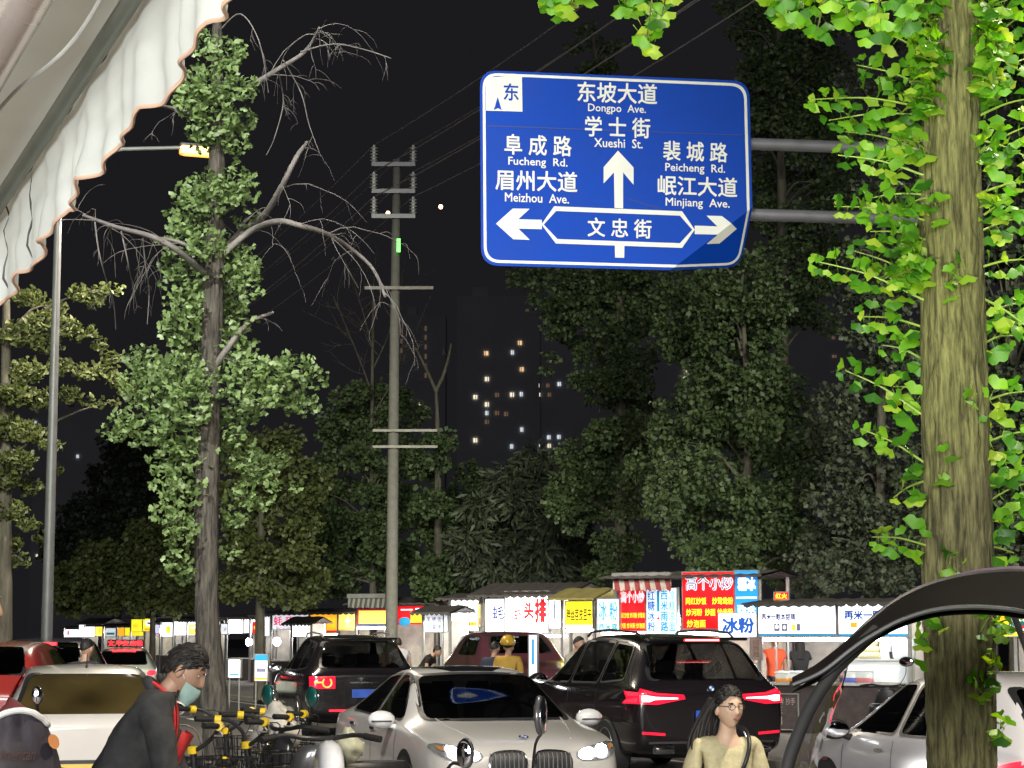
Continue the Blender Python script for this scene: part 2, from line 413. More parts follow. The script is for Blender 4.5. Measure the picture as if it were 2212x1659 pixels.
for py in (318, 470):
    a = P(1500, py - 4, SIGN_D + .12); b = P(2112, py + 2, 24.6); b.z = a.z = (a.z + b.z) / 2
    mb = MB(); mb.tube([a, b], .075, 14); mb.build('arm', MT['galv'], sign, org=polep)
    for px in (1150, 1500):
        q = MB(); c = P(px, py, SIGN_D + .09)
        q.box(c, (.08, .08, 1.2 if py < 400 else .3)); q.build('mounting_rail', MT['galv'], sign, org=polep)
mb = MB(); t = Vector(polep); mb.tube([t, t + Vector((0, 0, 8.6))], [.16, .11], 16); mb.build('pole', MT['galv'], sign, org=polep)

# ------------------------------------------------------------------ utility pole and its wires
pp = P(846, 1272, 57); pp.z = .12
up = empty('utility_pole', pp, label='tall concrete power pole with three insulator crossarms', cat='utility pole')
topz = P(848, 345, 57).z
mb = MB(); mb.tube([pp, pp + Vector((.02, 0, topz / 2)), Vector((pp.x + .06, pp.y, topz))], [.175, .15, .11], 16); mb.build('pole', M('pale_concrete', (.17, .16, .148), .85, var=.15, scale=7), up, org=pp)
ins = []
for py, half in ((355, 48), (413, 48), (467, 48)):
    c = P(850, py, 56.8); w = half / K(56.8)
    mb = MB(); mb.box(c, (2 * w, .1, .12)); ar = mb.build('crossarm', MT['galv'], up, org=pp)
    for sx in (-1, 1):
        q = c + Vector((sx * (w - .06), 0, .06)); m = MB(); prof = [(.03, 0)]
        for k in range(5): prof += [(.045, .02 + k * .09), (.12, .05 + k * .09), (.045, .08 + k * .09)]
        m.lathe(prof + [(.03, .5)], 10, Matrix.Translation(q)); m.build('insulator', MT['white'], up, org=pp)
        ins.append(q + Vector((0, 0, .5)))
mb = MB(); c = P(862, 622, 56.8); mb.box(c, (150 / K(56.8), .08, .09)); mb.build('crossarm', MT['concrete'], up, org=pp)
for py in (930, 965):
    mb = MB(); c = P(875, py, 56.8); mb.box(c, (140 / K(56.8), .08, .07)); mb.build('crossarm', MT['concrete'], up, org=pp)
mb = MB(); c = P(861, 530, 56.7); mb.box(c, (.10, .06, .38)); mb.build('marker_light', M('green_light', (.2, .9, .2), .3, emit=2.2, ecol=(.12, 1, .1)), up, org=pp)
wirem = M('cable', (.30, .28, .27), .6)
for i, q in enumerate(ins):
    for sgn, nm in ((-1, 'power_line'), (1, 'power_line')):
        far = q + SD * (46 * sgn) + Vector((0, 0, .3)); pts = []
        for k in range(25):
            t = k / 24; p = q.lerp(far, t); p.z -= 1.6 * 4 * t * (1 - t) * .5; pts.append(p)
        o = MB().tube(pts, .016, 5).build(nm, wirem, org=q)
        side = 'right' if i % 2 else 'left'; lev = ('top', 'middle', 'lowest')[i // 2]
        tag(o, f"thin power wire from the {side} insulator of the {lev} crossarm " + ('passing over the blue sign' if sgn < 0 else 'receding down the street'), 'power line', 'power lines on the concrete pole')

# ------------------------------------------------------------------ street lamp on the left
def street_lamp(base, label, on=True):
    r = empty('street_lamp', base, label=label, cat='street lamp', group='street lamps along the kerb')
    mb = MB(); mb.tube([Vector((0, 0, 0)), Vector((0, 0, 5)), Vector((0, 0, 10.9))], [.115, .09, .06], 16); mb.build('pole', MT['post'], r)
    mb = MB(); a = Vector((0, 0, 10.5)); b = SN * 2.3 + Vector((0, 0, 10.95)); mb.tube([a, a.lerp(b, .5) + Vector((0, 0, .1)), b], [.045, .04, .035], 10); mb.build('arm', MT['galv'], r)
    fr = frame(b, (0, 0, 1), SN)
    mb = MB(); mb.box((.24, 0, .06), (.6, .18, .05), fr, ch=.02); h = mb.build('lamp_head', MT['post'], r)
    mb = MB(); mb.box((.30, 0, -.05), (.70, .24, .16), fr, ch=.03); lens_ = mb.build('lamp_lens', M('street_lamp_light', (1, .9, .6), .3, emit=1.25, ecol=(1, .40, .035)), h)  # orange rim of the lens paints a halo around the core
    mb = MB(); mb.box((.31, 0, -.055), (.62, .255, .11), fr, ch=.02); mb.box((.31, 0, -.06), (.60, .16, .17), fr, ch=.02); mb.build('lamp_core', M('lamp_core_light', (1, .9, .6), .3, emit=2.0, ecol=(1, .46, .05)), lens_)
    l = lamp('street_lamp_light', 'SPOT', (0, 0, 0), 9000, (1, .88, .70), spot_size=R(160), spot_blend=.4, shadow_soft_size=.2)
    l.parent = r; l.location = b + SN * .32 + Vector((0, 0, -.15)); return r
lb = P(100, 1400, 37.5); lb.z = .1
street_lamp(lb, 'tall grey street lamp with a glowing amber head behind the awning edge')
l2 = lb - SD * 31 + SN * .3; l2.z = .1
street_lamp(l2, 'grey street lamp standing at the kerb near the camera')

# ------------------------------------------------------------------ awning above the shop front
AW0 = P(0, 451, 6.2); AWD = (P(297, 0, 4.95) - AW0).normalized(); AWI = Vector((AWD.y, -AWD.x, 0)).normalized()   # along the bar (towards camera), towards the shop
def aw(t, i=0, dz=0): return AW0 + AWD * t + AWI * i + Vector((0, 0, dz))
cloth = M('awning_cloth', (.44, .47, .455), .8, var=.16, scale=3.5, bump=.15)
for nd in [cloth.node_tree]:
    b = nd.nodes['Principled BSDF']; tr = nd.nodes.new('ShaderNodeBsdfTranslucent'); tr.inputs[0].default_value = (.5, .5, .46, 1)
    mx = nd.nodes.new('ShaderNodeMixShader'); mx.inputs[0].default_value = .3; nd.links.new(b.outputs[0], mx.inputs[1]); nd.links.new(tr.outputs[0], mx.inputs[2]); nd.links.new(mx.outputs[0], nd.nodes['Material Output'].inputs[0])
wn_ = empty('awning', aw(0), label='grey shop awning with a wavy scalloped valance and orange hem', cat='awning'); AO = aw(0)
rows = []
T0, T1 = -2.6, 4.6
def vhem(t): return .290 + .020 * abs(math.sin(t * 13)) ** .6 + .02 * noise.noise((t * 2.1, 3, 0))
def vpt(t, f):
    drop = vhem(t) * f
    w = (.014 * math.sin(t * 17 + 1.3 * math.sin(t * 2.3)) + .010 * math.sin(t * 41 + 2)) * f ** .7 + .025 * noise.noise((t * 1.3, 0, f * .5)) * f
    return aw(t, -.02 - w + .012 * noise.noise((t * 9, f * 5, 2)), -drop + .015)
ts = [T0 + (T1 - T0) * k / 420 for k in range(421)]
mb = MB(); mb.grid([[vpt(t, f / 12) for t in ts] for f in range(13)]); va = mb.build('valance', cloth, wn_, 180, AO)
mb = MB(); mb.tube([vpt(t, 1.0) for t in ts], .0055, 6); mb.build('hem', M('hem_piping', (.46, .30, .21), .7), va, org=AO)
mb = MB(); mb.tube([aw(T0, .02, -.01), aw(T1, .02, -.01)], .024, 14); mb.build('front_bar', M('bar_green_grey', (.16, .17, .14), .4, metal=.5), wn_, org=AO)
mb = MB(); mb.tube([aw(T0, .27, -.03), aw(T1, .27, -.03)], .055, 18); mb.build('roller_tube', M('roller_tube_metal', (.60, .52, .47), .25, metal=.7, var=.2, scale=2, stretch=(1, 1, 1)), wn_, org=AO)
mb = MB(); rows = []
for i in range(14):
    f = i / 13; rows.append([aw(t, .01 + 3.2 * f, .028 + .62 * f + .035 * math.sin(f * math.pi) * math.sin(t * 2.1 + 1) * (1 if 0 < f else 0) + .01 * noise.noise((t * 2, f * 6, 7))) for t in [T0 + (T1 - T0) * k / 60 for k in range(61)]])
mb.grid(rows); mb.build('canopy_cloth', cloth, wn_, 180, AO)
cp = []
for k in range(60):
    t = -.6 + k * .09; c = .15 + .045 * math.sin(t * 3.1); cp.append(aw(t, c, -.035 + .015 * math.cos(t * 7.6)))
mb = MB(); mb.tube(smoothpath(cp, 2), .0055, 6); mb.build('cord', M('wire_grey', (.5, .5, .47), .6), wn_, org=AO)
for t in (-.02, .28):
    mb = MB(); mb.tube([vpt(t + .012 * math.sin(f * 2), f / 8) + Vector((.01, -.012, 0)) for f in range(8)], .004, 5); mb.build('cord', MT['black'], wn_, org=AO)

# ------------------------------------------------------------------ far apartment towers
bwall = M('tower_wall', (.5, .49, .52), .9, var=.1, scale=.05)
wm = [M('window_warm', (.9, .7, .4), .5, emit=.9, ecol=(1, .68, .36), evar=.4, scale=.7), M('window_cool', (.8, .9, 1), .5, emit=.8, ecol=(.85, .95, 1), evar=.4, scale=.7),
      M('window_pale', (1, .9, .7), .5, emit=1.0, ecol=(1, .9, .68), evar=.4, scale=.7), M('window_dim', (.5, .35, .2), .5, emit=.12, ecol=(1, .6, .35), evar=.4, scale=.7)]
def zz(zx, zy): return ((1300 + zx / 1.3825) / 1.8228, (1200 + zy / 1.3825) / 1.8228)
def tower(label, x0, x1, ytop, D, wins, dep=18):
    a = P(x0, 1378, D); b = P(x1, 1378, D); top = P((x0 + x1) / 2, ytop, D).z; o = Vector(((a.x + b.x) / 2, D, 0)); w = b.x - a.x
    r = empty('apartment_tower', o, label=label, cat='apartment tower', group='dark apartment towers far away')
    mb = MB(); mb.box((0, dep / 2, top / 2), (w, dep, top))
    mb.box((-w * .22, dep / 2, top + 2), (w * .2, dep * .5, 4)); mb.build('wall', bwall, r, None)
    for (px, py, ww, hh, mi) in wins:
        p = onplane(px, py, Vector((0, D, 0)), Vector((0, -1, 0))) - o; k = K(D)
        m = MB(); m.box((p.x, -.32, p.z), (ww * .75 / k, .1, hh * .75 / k)); f = m.build('window', wm[mi], r, None)
        m = MB(); m.box((p.x + (.1 if mi else -.12) * ww / k, -.4, p.z), (.12 * ww / k, .06, hh / k)); m.build('mullion', bwall, f, None)
W1 = [(850, 265, 0), (992, 260, 1), (1033, 208, 0), (1043, 352, 0), (853, 405, 2), (790, 503, 2), (908, 492, 3), (990, 490, 2), (1040, 487, 1), (853, 543, 2), (853, 590, 1), (908, 590, 3), (853, 638, 3), (790, 738, 2), (1043, 680, 1), (988, 772, 1), (957, 595, 3)]
tower('dark apartment tower with a column of lit windows above the dense shrubbery', 985, 1165, 640, 700, [(*zz(x, y), 11 if m != 1 else 8, 12, m) for x, y, m in W1])
W2 = [(1130, 440, 2), (1185, 440, 3), (1102, 492, 3), (1135, 490, 2), (1193, 490, 3), (1190, 722, 1), (1133, 770, 1), (1192, 768, 2), (1245, 720, 1), (1247, 432, 1)]
tower('dark apartment tower with lit windows beside the tall ginkgo', 1170, 1300, 690, 760, [(*zz(x, y), 9, 11, m) for x, y, m in W2])
W3 = [(520, 130, 3), (520, 178, 3), (520, 230, 3), (520, 282, 3), (520, 335, 3), (520, 385, 3), (490, 545, 2), (385, 140, 3), (388, 200, 3), (388, 250, 3)]
tower('dim apartment tower with an orange stairwell column behind the power pole', 855, 960, 680, 820, [(*zz(x, y), 5, 14, m) for x, y, m in W3])
W4 = [(1481, 780, 9, 14, 2), (1481, 802, 8, 10, 2), (1480, 818, 12, 14, 2), (1383, 852, 13, 12, 0), (1404, 870, 6, 6, 2), (1403, 800, 6, 9, 2), (1800, 730, 9, 8, 3), (1802, 770, 12, 8, 3)]
tower('dark apartment tower glimpsed through gaps of the trees', 1360, 1840, 650, 800, W4)
tower('dark apartment tower left of the near ginkgo with two tiny lit windows', 60, 240, 880, 700, [(168, 986, 6, 9, 1), (77, 912, 5, 7, 1), (80, 1200, 5, 6, 2)])
for px, py, lab in ((838, 461, 'small orange light hovering in the sky over the lowest crossarm'), (952, 447, 'small orange light hovering in the sky left of the blue sign')):
    mb = MB(); c = P(px, py, 300); mb.lathe([(.12, -.3), (.26, -.2), (.32, .1), (.2, .32), (.05, .36)], 10, Matrix.Translation(c))
    tag(mb.build('sky_lantern', M('lantern_light', (1, .6, .3), .4, emit=6, ecol=(1, .62, .3)), org=c), lab, 'sky lantern', 'orange lights in the sky')
# ------------------------------------------------------------------ foliage
def leafcloud(name, mats, parent, org, pos, dirs, nrm, size, tv, tf):
    pos = np.asarray(pos) - np.array(org); d = dirs / np.linalg.norm(dirs, axis=1, keepdims=True)
    x = np.cross(d, nrm); x /= np.maximum(np.linalg.norm(x, axis=1, keepdims=True), 1e-6); z = np.cross(x, d)
    tv = np.asarray(tv, float); k = len(tv); N = len(pos)
    v = pos[:, None, :] + size[:, None, None] * (tv[None, :, 0:1] * x[:, None, :] + tv[None, :, 1:2] * d[:, None, :] + tv[None, :, 2:3] * z[:, None, :])
    tf = np.asarray(tf); nf, fl = tf.shape
    fi = (tf[None] + (np.arange(N) * k)[:, None, None]).reshape(-1)
    me = bpy.data.meshes.new(name); me.vertices.add(N * k); me.vertices.foreach_set('co', v.reshape(-1))
    me.loops.add(len(fi)); me.loops.foreach_set('vertex_index', fi.astype(np.int32))
    me.polygons.add(N * nf); me.polygons.foreach_set('loop_start', (np.arange(N * nf) * fl).astype(np.int32))
    me.polygons.foreach_set('loop_total', np.full(N * nf, fl, np.int32)); me.materials.append(mats); me.update(calc_edges=True)
    o = bpy.data.objects.new(name, me); C.objects.link(o); o.parent = parent; return o
def fan(nr=7, cup=.25, pet=.45):
    v = [(-.018, 0, 0), (.018, 0, 0), (0, pet, .04)]
    for i in range(nr):
        t = -1 + 2 * i / (nr - 1); a = t * 1.15; r = .62 * (1 - .07 * (i % 2)) * (1 - .28 * (abs(t) < .05)) * (1 - .12 * abs(t))
        v.append((r * math.sin(a), pet + r * math.cos(a), -cup * abs(t) ** 1.5 * r + .03 * (i % 2)))
    return v, [(0, 1, 2)] + [(2, 3 + i + 1, 3 + i) for i in range(nr - 1)]
FANN, FANM, FANL = fan(9), fan(5, .25, .3), fan(7, .2, .3)
KITE = ([(0, 0, 0), (.42, .55, -.1), (0, 1, 0), (-.42, .55, -.1)], [(0, 1, 2), (0, 2, 3)])
BLADE = ([(0, 0, 0), (.13, .5, -.05), (0, 1, -.12), (-.13, .5, -.05)], [(0, 1, 2), (0, 2, 3)])
PERK = 1.0
def lobecloud(lobes, D, per, djit, droop=.5, fac=.35, seed=1, squash=.85):
    """leaves filling blobs: lobe = (px, py, radius px[, depth offset]); returns positions, directions, normals"""
    r_ = np.random.default_rng(seed); ps, ds, ns = [], [], []
    for lb in lobes:
        px, py, r = lb[:3]; dz = lb[3] if len(lb) > 3 else r_.uniform(-djit, djit)
        c = np.array(P(px, py, D + dz)); R_ = r / K(D + dz); n = max(6, int(PERK * per * (R_ ** 2) * r_.uniform(.8, 1.2)))
        u = r_.normal(size=(n, 3)); u /= np.linalg.norm(u, axis=1, keepdims=True)
        rad = R_ * (r_.uniform(.15, 1, n) ** .45)[:, None]
        ph = r_.uniform(0, 6, 3); bump = 1 + .22 * np.sin(u[:, :1] * 5 + ph[0]) * np.cos(u[:, 2:] * 6 + ph[1])
        p = c + u * rad * bump * np.array([1, 1, squash]); ps.append(p)
        d = u * np.array([1, 1, .5]) + r_.normal(size=(n, 3)) * .6; d[:, 2] -= droop; ds.append(d)
        nn = r_.normal(size=(n, 3)); nn[:, 1] -= fac; nn[:, 2] += .6; ns.append(nn)
    return np.concatenate(ps), np.concatenate(ds), np.concatenate(ns)
def trunkmesh(pts, rad, n=20, ridge=.0, seed=0, step=.05):
    pts = smoothpath(pts, 8); m = len(pts); rows = []
    L = sum((pts[i + 1] - pts[i]).length for i in range(m - 1)); rr = []
    for i in range(m):
        t = i / (m - 1) * (len(rad) - 1); k = min(int(t), len(rad) - 2); rr.append(rad[k] + (rad[k + 1] - rad[k]) * (t - k))
    if ridge:
        q, r2 = [], []; cnt = max(2, int(L / step))
        for i in range(cnt + 1):
            t = i / cnt * (m - 1); k = min(int(t), m - 2); q.append(pts[k].lerp(pts[k + 1], t - k)); r2.append(rr[k] + (rr[k + 1] - rr[k]) * (t - k))
        pts, rr = q, r2
    mb = MB(); mb.tube(pts, rr, n)
    if ridge:
        for i in range(len(pts)):
            for k in range(n):
                v = mb.v[i * n + k]; d = (v - pts[i]); a = 2 * math.pi * k / n
                q = Vector((math.cos(a) * rr[i] * 32, math.sin(a) * rr[i] * 32, pts[i].z * 5.5))
                q += Vector((noise.noise(q * .7), noise.noise(q * .7 + Vector((5, 5, 5))), 0)) * 1.1
                h = 1 - abs(noise.noise(q)) * 2.1; h2 = noise.noise(Vector((math.cos(a) * 2, math.sin(a) * 2, pts[i].z * 1.3 + seed)))
                mb.v[i * n + k] = v + d.normalized() * (ridge * (h - .4) + ridge * 1.2 * h2)
    return mb
def twigs(mb, path, r0, count, ln, seed, droop=.6, sub=1):
    r_ = random.Random(seed); path = [Vector(p) for p in path]; m = len(path)
    for k in range(count):
        t = r_.uniform(.15, 1) * (m - 1); i = min(int(t), m - 2); a = path[i].lerp(path[i + 1], t - i)
        d = (path[i + 1] - path[i]).normalized(); d = (d * .6 + Vector((r_.uniform(-1, 1), r_.uniform(-1, 1), r_.uniform(-.6, .7)))).normalized()
        L = ln * r_.uniform(.4, 1.2); pts = [a]; n = 7
        for j in range(n):
            d = (d + Vector((r_.uniform(-.22, .22), r_.uniform(-.22, .22), r_.uniform(-.2, .2) - droop * .22))).normalized(); pts.append(pts[-1] + d * L / n)
        mb.tube(pts, [r0 * (1 - .75 * j / n) for j in range(n + 1)], 5)
        if sub: twigs(mb, pts, r0 * .6, 3, ln * .4, seed * 31 + k, droop, 0)
GREEN_COOL = leafmat('ginkgo_leaf_green', [(.095, .15, .046), (.17, .255, .085), (.26, .36, .155)], .28, .45)
GREEN_YEL = leafmat('ginkgo_leaf_lime', [(.035, .13, .012), (.08, .25, .017), (.14, .34, .022), (.21, .42, .03), (.36, .46, .05)], .42, .45)
BGL = [leafmat('leaf_dark_green', [(.045, .07, .03), (.07, .108, .042), (.10, .14, .062)], .42, .55),
       leafmat('leaf_olive', [(.05, .065, .022), (.085, .105, .032), (.12, .14, .05)], .42, .55),
       leafmat('leaf_grey_green', [(.035, .045, .033), (.056, .07, .048), (.09, .11, .06)], .42, .55)]
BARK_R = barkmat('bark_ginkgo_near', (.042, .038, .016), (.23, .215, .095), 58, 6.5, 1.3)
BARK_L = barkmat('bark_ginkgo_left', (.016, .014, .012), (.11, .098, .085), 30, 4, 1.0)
BARK_B = barkmat('bark_background', (.03, .027, .022), (.10, .088, .075), 12, 2, .6)
TWIG = M('bare_twig', (.17, .155, .145), .8, var=.25, scale=12, bump=.3)
GTWIG = M('green_twig', (.24, .34, .06), .6, var=.2)

# ---- left ginkgo
DL = 20.0
base = P(476, 1660, DL); base.z = .1
tl = empty('ginkgo_tree', base, label='slender ginkgo tree with bare side branches between the parked car and white sedan', cat='tree')
tp = [base, P(474, 1634, DL), P(456, 1450, DL), P(447, 1290, DL), P(448, 1000, DL), P(458, 700, DL), P(466, 430, DL), P(470, 230, DL), P(468, 60, DL), P(466, -90, DL)]
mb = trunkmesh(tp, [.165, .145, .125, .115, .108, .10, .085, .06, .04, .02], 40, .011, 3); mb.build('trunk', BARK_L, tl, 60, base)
LOB = [(440, 90, 35), (490, 110, 40), (460, 170, 55), (515, 190, 42), (420, 210, 45), (455, 250, 55), (525, 255, 28), (442, 298, 28), (500, 300, 42), (446, 384, 30), (412, 420, 32), (455, 420, 52), (505, 400, 50), (535, 470, 28), (410, 470, 48), (392, 520, 45), (445, 520, 45), (505, 560, 52), (380, 572, 36), (405, 600, 48), (525, 585, 38), (455, 640, 52), (400, 655, 46), (492, 680, 52), (545, 625, 20), (390, 705, 42), (430, 740, 55), (500, 740, 52),
       (330, 790, 46), (300, 770, 30), (380, 800, 55), (450, 820, 55), (292, 830, 34), (340, 850, 55), (410, 870, 55), (272, 905, 32), (248, 932, 22), (320, 920, 46), (390, 930, 50), (540, 800, 42), (595, 805, 42), (638, 790, 40), (682, 812, 26), (560, 850, 42), (620, 850, 42), (655, 870, 30), (520, 880, 42), (480, 930, 46), (368, 990, 40), (420, 985, 42), (358, 1040, 32), (400, 1050, 42), (362, 1100, 32), (390, 1130, 36), (430, 1110, 26), (388, 1170, 26), (390, 1215, 30), (402, 1240, 20),
       (520, 980, 40, .6), (560, 1000, 38, .6), (600, 985, 28, .6), (530, 1060, 36, .6), (562, 1080, 22, .6), (505, 1110, 28, .5), (592, 1045, 16, .5), (640, 1045, 14, .3), (500, 1190, 16, .4)]
p_, d_, n_ = lobecloud(LOB, DL, 3300, .35, .7, .5, 5)
leafcloud('crown', GREEN_COOL, tl, base, p_, d_, n_, np.random.default_rng(2).uniform(.06, .098, len(p_)), *FANL)
def br(pts, r, cnt, ln, seed, dz=None, nm='branch'):
    q = [P(x, y, DL + (dz[i] if dz else (.5 if i else 0) * math.sin(i + seed))) for i, (x, y) in enumerate(pts)]
    q = smoothpath(q, 5); m = len(q); mb = MB(); mb.tube(q, [r * .72 * (1 - .62 * i / m) for i in range(m)], 8)
    twigs(mb, q, r * .05 + .0019, int(cnt * .5), ln, seed, .9); mb.build(nm, TWIG, tl, 60, base)
br([(467, 555), (520, 505), (572, 463), (610, 400), (640, 340), (663, 308)], .062, 12, .9, 1)
br([(468, 562), (540, 500), (600, 478), (650, 488), (705, 505), (755, 535), (805, 580), (832, 640)], .05, 20, .9, 2)
br([(442, 592), (390, 545), (330, 512), (250, 490), (180, 465)], .052, 14, 1.0, 3)
br([(452, 560), (390, 524), (310, 508), (210, 478)], .03, 10, .9, 4)
br([(460, 800), (500, 740), (540, 696), (590, 675)], .05, 5, .4, 5)
br([(535, 190), (600, 150), (660, 110), (690, 60)], .045, 16, .9, 6)
br([(440, 250), (400, 242), (345, 228), (300, 230)], .04, 7, .5, 7)
br([(650, 112), (720, 95), (790, 108), (845, 126)], .014, 8, .4, 8)
br([(480, 60), (520, 30), (560, 90), (580, 200)], .012, 8, .6, 9)
br([(205, 480), (213, 540), (228, 600), (245, 650), (250, 712)], .012, 9, .2, 10)
br([(262, 500), (275, 560), (287, 620), (296, 662)], .011, 8, .2, 11)
br([(308, 515), (315, 580), (322, 630), (318, 700)], .011, 8, .2, 12)
br([(600, 150), (612, 220), (592, 300), (575, 335)], .010, 8, .3, 13)
br([(612, 130), (650, 200), (668, 270), (690, 330)], .010, 6, .3, 14)

# ---- near ginkgo on the right
DR = 8.0
base = P(2078, 1700, DR); base.z = .1
tr_ = empty('ginkgo_tree', base, label='thick ginkgo trunk with lime green floodlit leaf sprays right of the blue sign', cat='tree')
tp = [base, P(2079, 1650, DR), P(2070, 1250, DR), P(2062, 900, DR), P(2055, 560, DR), P(2052, 300, DR), P(2060, 60, DR), P(2064, -200, DR), P(2066, -500, DR)]
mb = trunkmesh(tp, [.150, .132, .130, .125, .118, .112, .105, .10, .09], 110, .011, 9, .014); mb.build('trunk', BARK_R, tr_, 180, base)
hub = P(2064, -160, DR)
LP_, LD_, LN_, LS_ = [], [], [], []
gm = MB(); r_ = random.Random(5)
def leafat(p, d, s, up=None):
    LP_.append(p); LD_.append(d); LN_.append(up or (r_.uniform(-.5, .5), -1 + r_.uniform(-.4, .6), r_.uniform(-.1, .9))); LS_.append(s)
def spray(a, b, dep=0.0, dens=1.0, sz=1.0, start=.12):
    A = P(a[0], a[1], DR - .02); B = P(b[0], b[1], DR + dep); L = (B - A).length; mid = A.lerp(B, .5) + Vector((0, 0, .05 * L)); pth = smoothpath([A, mid, B], 5)
    gm.tube(pth, [.0055 * (1 - .6 * i / (len(pth) - 1)) for i in range(len(pth))], 5)
    n = max(3, int(L / .045 * dens)); side = 1
    for k in range(n):
        t = start + (1 - start) * (k + r_.random() * .6) / n; i = min(int(t * (len(pth) - 1)), len(pth) - 2); p = pth[i].lerp(pth[i + 1], t * (len(pth) - 1) - i)
        ax = (B - A).normalized()
        for _ in range(r_.choice((1, 2, 3, 3))):
            side = -side
            d = ax * r_.uniform(.0, .7) + Vector((r_.uniform(-.5, .5), r_.uniform(-.8, .2), side * r_.uniform(.3, 1) - .3))
            leafat(p, d, sz * r_.uniform(.064, .108) * (1.08 - .4 * t))
for a, b in (((1998, 649), (1766, 565)), ((1998, 900), (1826, 800)), ((1998, 1000), (1858, 926)), ((2000, 1178), (1884, 1160)), ((1998, 708), (1855, 684)), ((1998, 612), (1838, 540)), ((1998, 476), (1802, 446)), ((2000, 380), (1810, 335)), ((2000, 330), (1826, 284)), ((2000, 780), (1905, 745)), ((2005, 235), (1752, 215)), ((2005, 250), (1790, 260)), ((2005, 190), (1850, 140)), ((2005, 520), (1880, 500)), ((2000, 420), (1870, 430)),
             ((1998, 300), (1900, 360)), ((2005, 120), (1880, 60)), ((2005, 60), (1900, -30)), ((2000, 560), (1900, 610)), ((1995, 1040), (1930, 1075)), ((2000, 850), (1930, 835)),
             ((2082, 1096), (2117, 915)), ((2120, 870), (2225, 845)), ((2117, 330), (2225, 270)), ((2117, 500), (2230, 470)), ((2110, 690), (2230, 650)), ((2120, 745), (2195, 725)), ((2125, 1090), (2230, 1040)), ((2125, 1180), (2190, 1195)), ((2110, 200), (2230, 120)), ((2110, 120), (2230, 20)), ((2100, 40), (2230, -40)), ((2110, 420), (2235, 390)), ((2110, 580), (2235, 560)), ((2120, 960), (2235, 930)), ((2120, 1000), (2225, 1010)), ((2115, 250), (2240, 210)), ((2115, 640), (2235, 720)), ((2125, 1130), (2235, 1110)), ((2105, 300), (2220, 340))):
    spray(a, b, r_.uniform(-.25, .25))
for k in range(36):   # short spur shoots all along the upper trunk
    y = r_.choice((r_.uniform(-60, 620), r_.uniform(-60, 230), r_.uniform(-60, 230))); sx = r_.choice((-1, -1, 1)); x = 2058 + sx * r_.uniform(10, 68)
    spray((x, y), (x + sx * r_.uniform(20, 80), y - r_.uniform(-35, 45)), r_.uniform(-.35, -.05), 1.3, 1.0)
for a, b in (((2050, 1050), (2040, 985)), ((2090, 620), (2080, 560)), ((2040, 640), (2060, 600)), ((2100, 900), (2110, 850)), ((2060, 1190), (2052, 1215)), ((2030, 480), (2020, 440)), ((2008, 1395), (1995, 1352)), ((2095, 1420), (2135, 1335)), ((2150, 1350), (2190, 1340)), ((2130, 1330), (2170, 1360)), ((2110, 1480), (2118, 1495)), ((2150, 1560), (2170, 1575)), ((2130, 1470), (2134, 1440))):
    spray(a, b, -.18, .8, 1.0, .3)
for x, y, dx, dy in ((2010, 1420, -38, 30), (2000, 1380, -26, -24), (2012, 1372, 34, -16), (2060, 1225, 20, 22)):
    A = P(x, y, DR - .2); leafat(A, P(x + dx, y + dy, DR - .25) - A, .075)
# hanging sprays from the branch above the frame
hb = smoothpath([hub, P(1900, -230, DR - .2), P(1650, -170, DR - .5), P(1380, -120, DR - .7), P(1120, -110, DR - .8)], 6)
mbh = MB(); mbh.tube(hb, [.035 * (1 - .75 * i / len(hb)) for i in range(len(hb))], 8)
for x, y0, y1, n, wd in ((1212, -20, 45, 9, 34), (1180, -40, 30, 6, 22), (1250, -40, 20, 6, 22), (1395, -30, 120, 20, 40), (1350, -30, 35, 7, 26), (1430, -20, 60, 9, 26), (1700, -40, 60, 15, 40), (1765, -60, 90, 18, 44), (1830, -60, 60, 18, 46), (1890, -60, 100, 18, 46), (1740, -60, 20, 8, 30), (1660, -60, 10, 8, 22), (1950, -60, 80, 14, 40)):
    dd = DR - .55 + r_.uniform(-.1, .1); top = P(x + r_.uniform(-20, 20), -125, dd); bot = P(x, y1 - 25, dd - .05); pth = smoothpath([top, top.lerp(bot, .5) + Vector((.02, 0, 0)), bot], 4)
    mbh.tube(pth, .003, 5)
    for k in range(n):
        t = (k + .5) / n; yy = y0 + (y1 - y0) * t; xx = x + r_.uniform(-wd, wd) * (.55 + .45 * (1 - t)); q = P(xx, yy, dd + r_.uniform(-.1, .1)); s = r_.uniform(.07, .105)
        d = Vector((r_.uniform(-.7, .7), r_.uniform(-.4, .2), -1)); leafat(q - d.normalized() * s * .8, d, s, (r_.uniform(-.4, .4), -1, r_.uniform(-.1, .7)))
mbh.build('branch', BARK_R, tr_, 60, base)
gm.build('sprays', GTWIG, tr_, 60, base)
leafcloud('crown', GREEN_YEL, tr_, base, np.array([tuple(p) for p in LP_]), np.array([tuple(p) for p in LD_]), np.array([tuple(p) for p in LN_]), np.array(LS_), *FANN)

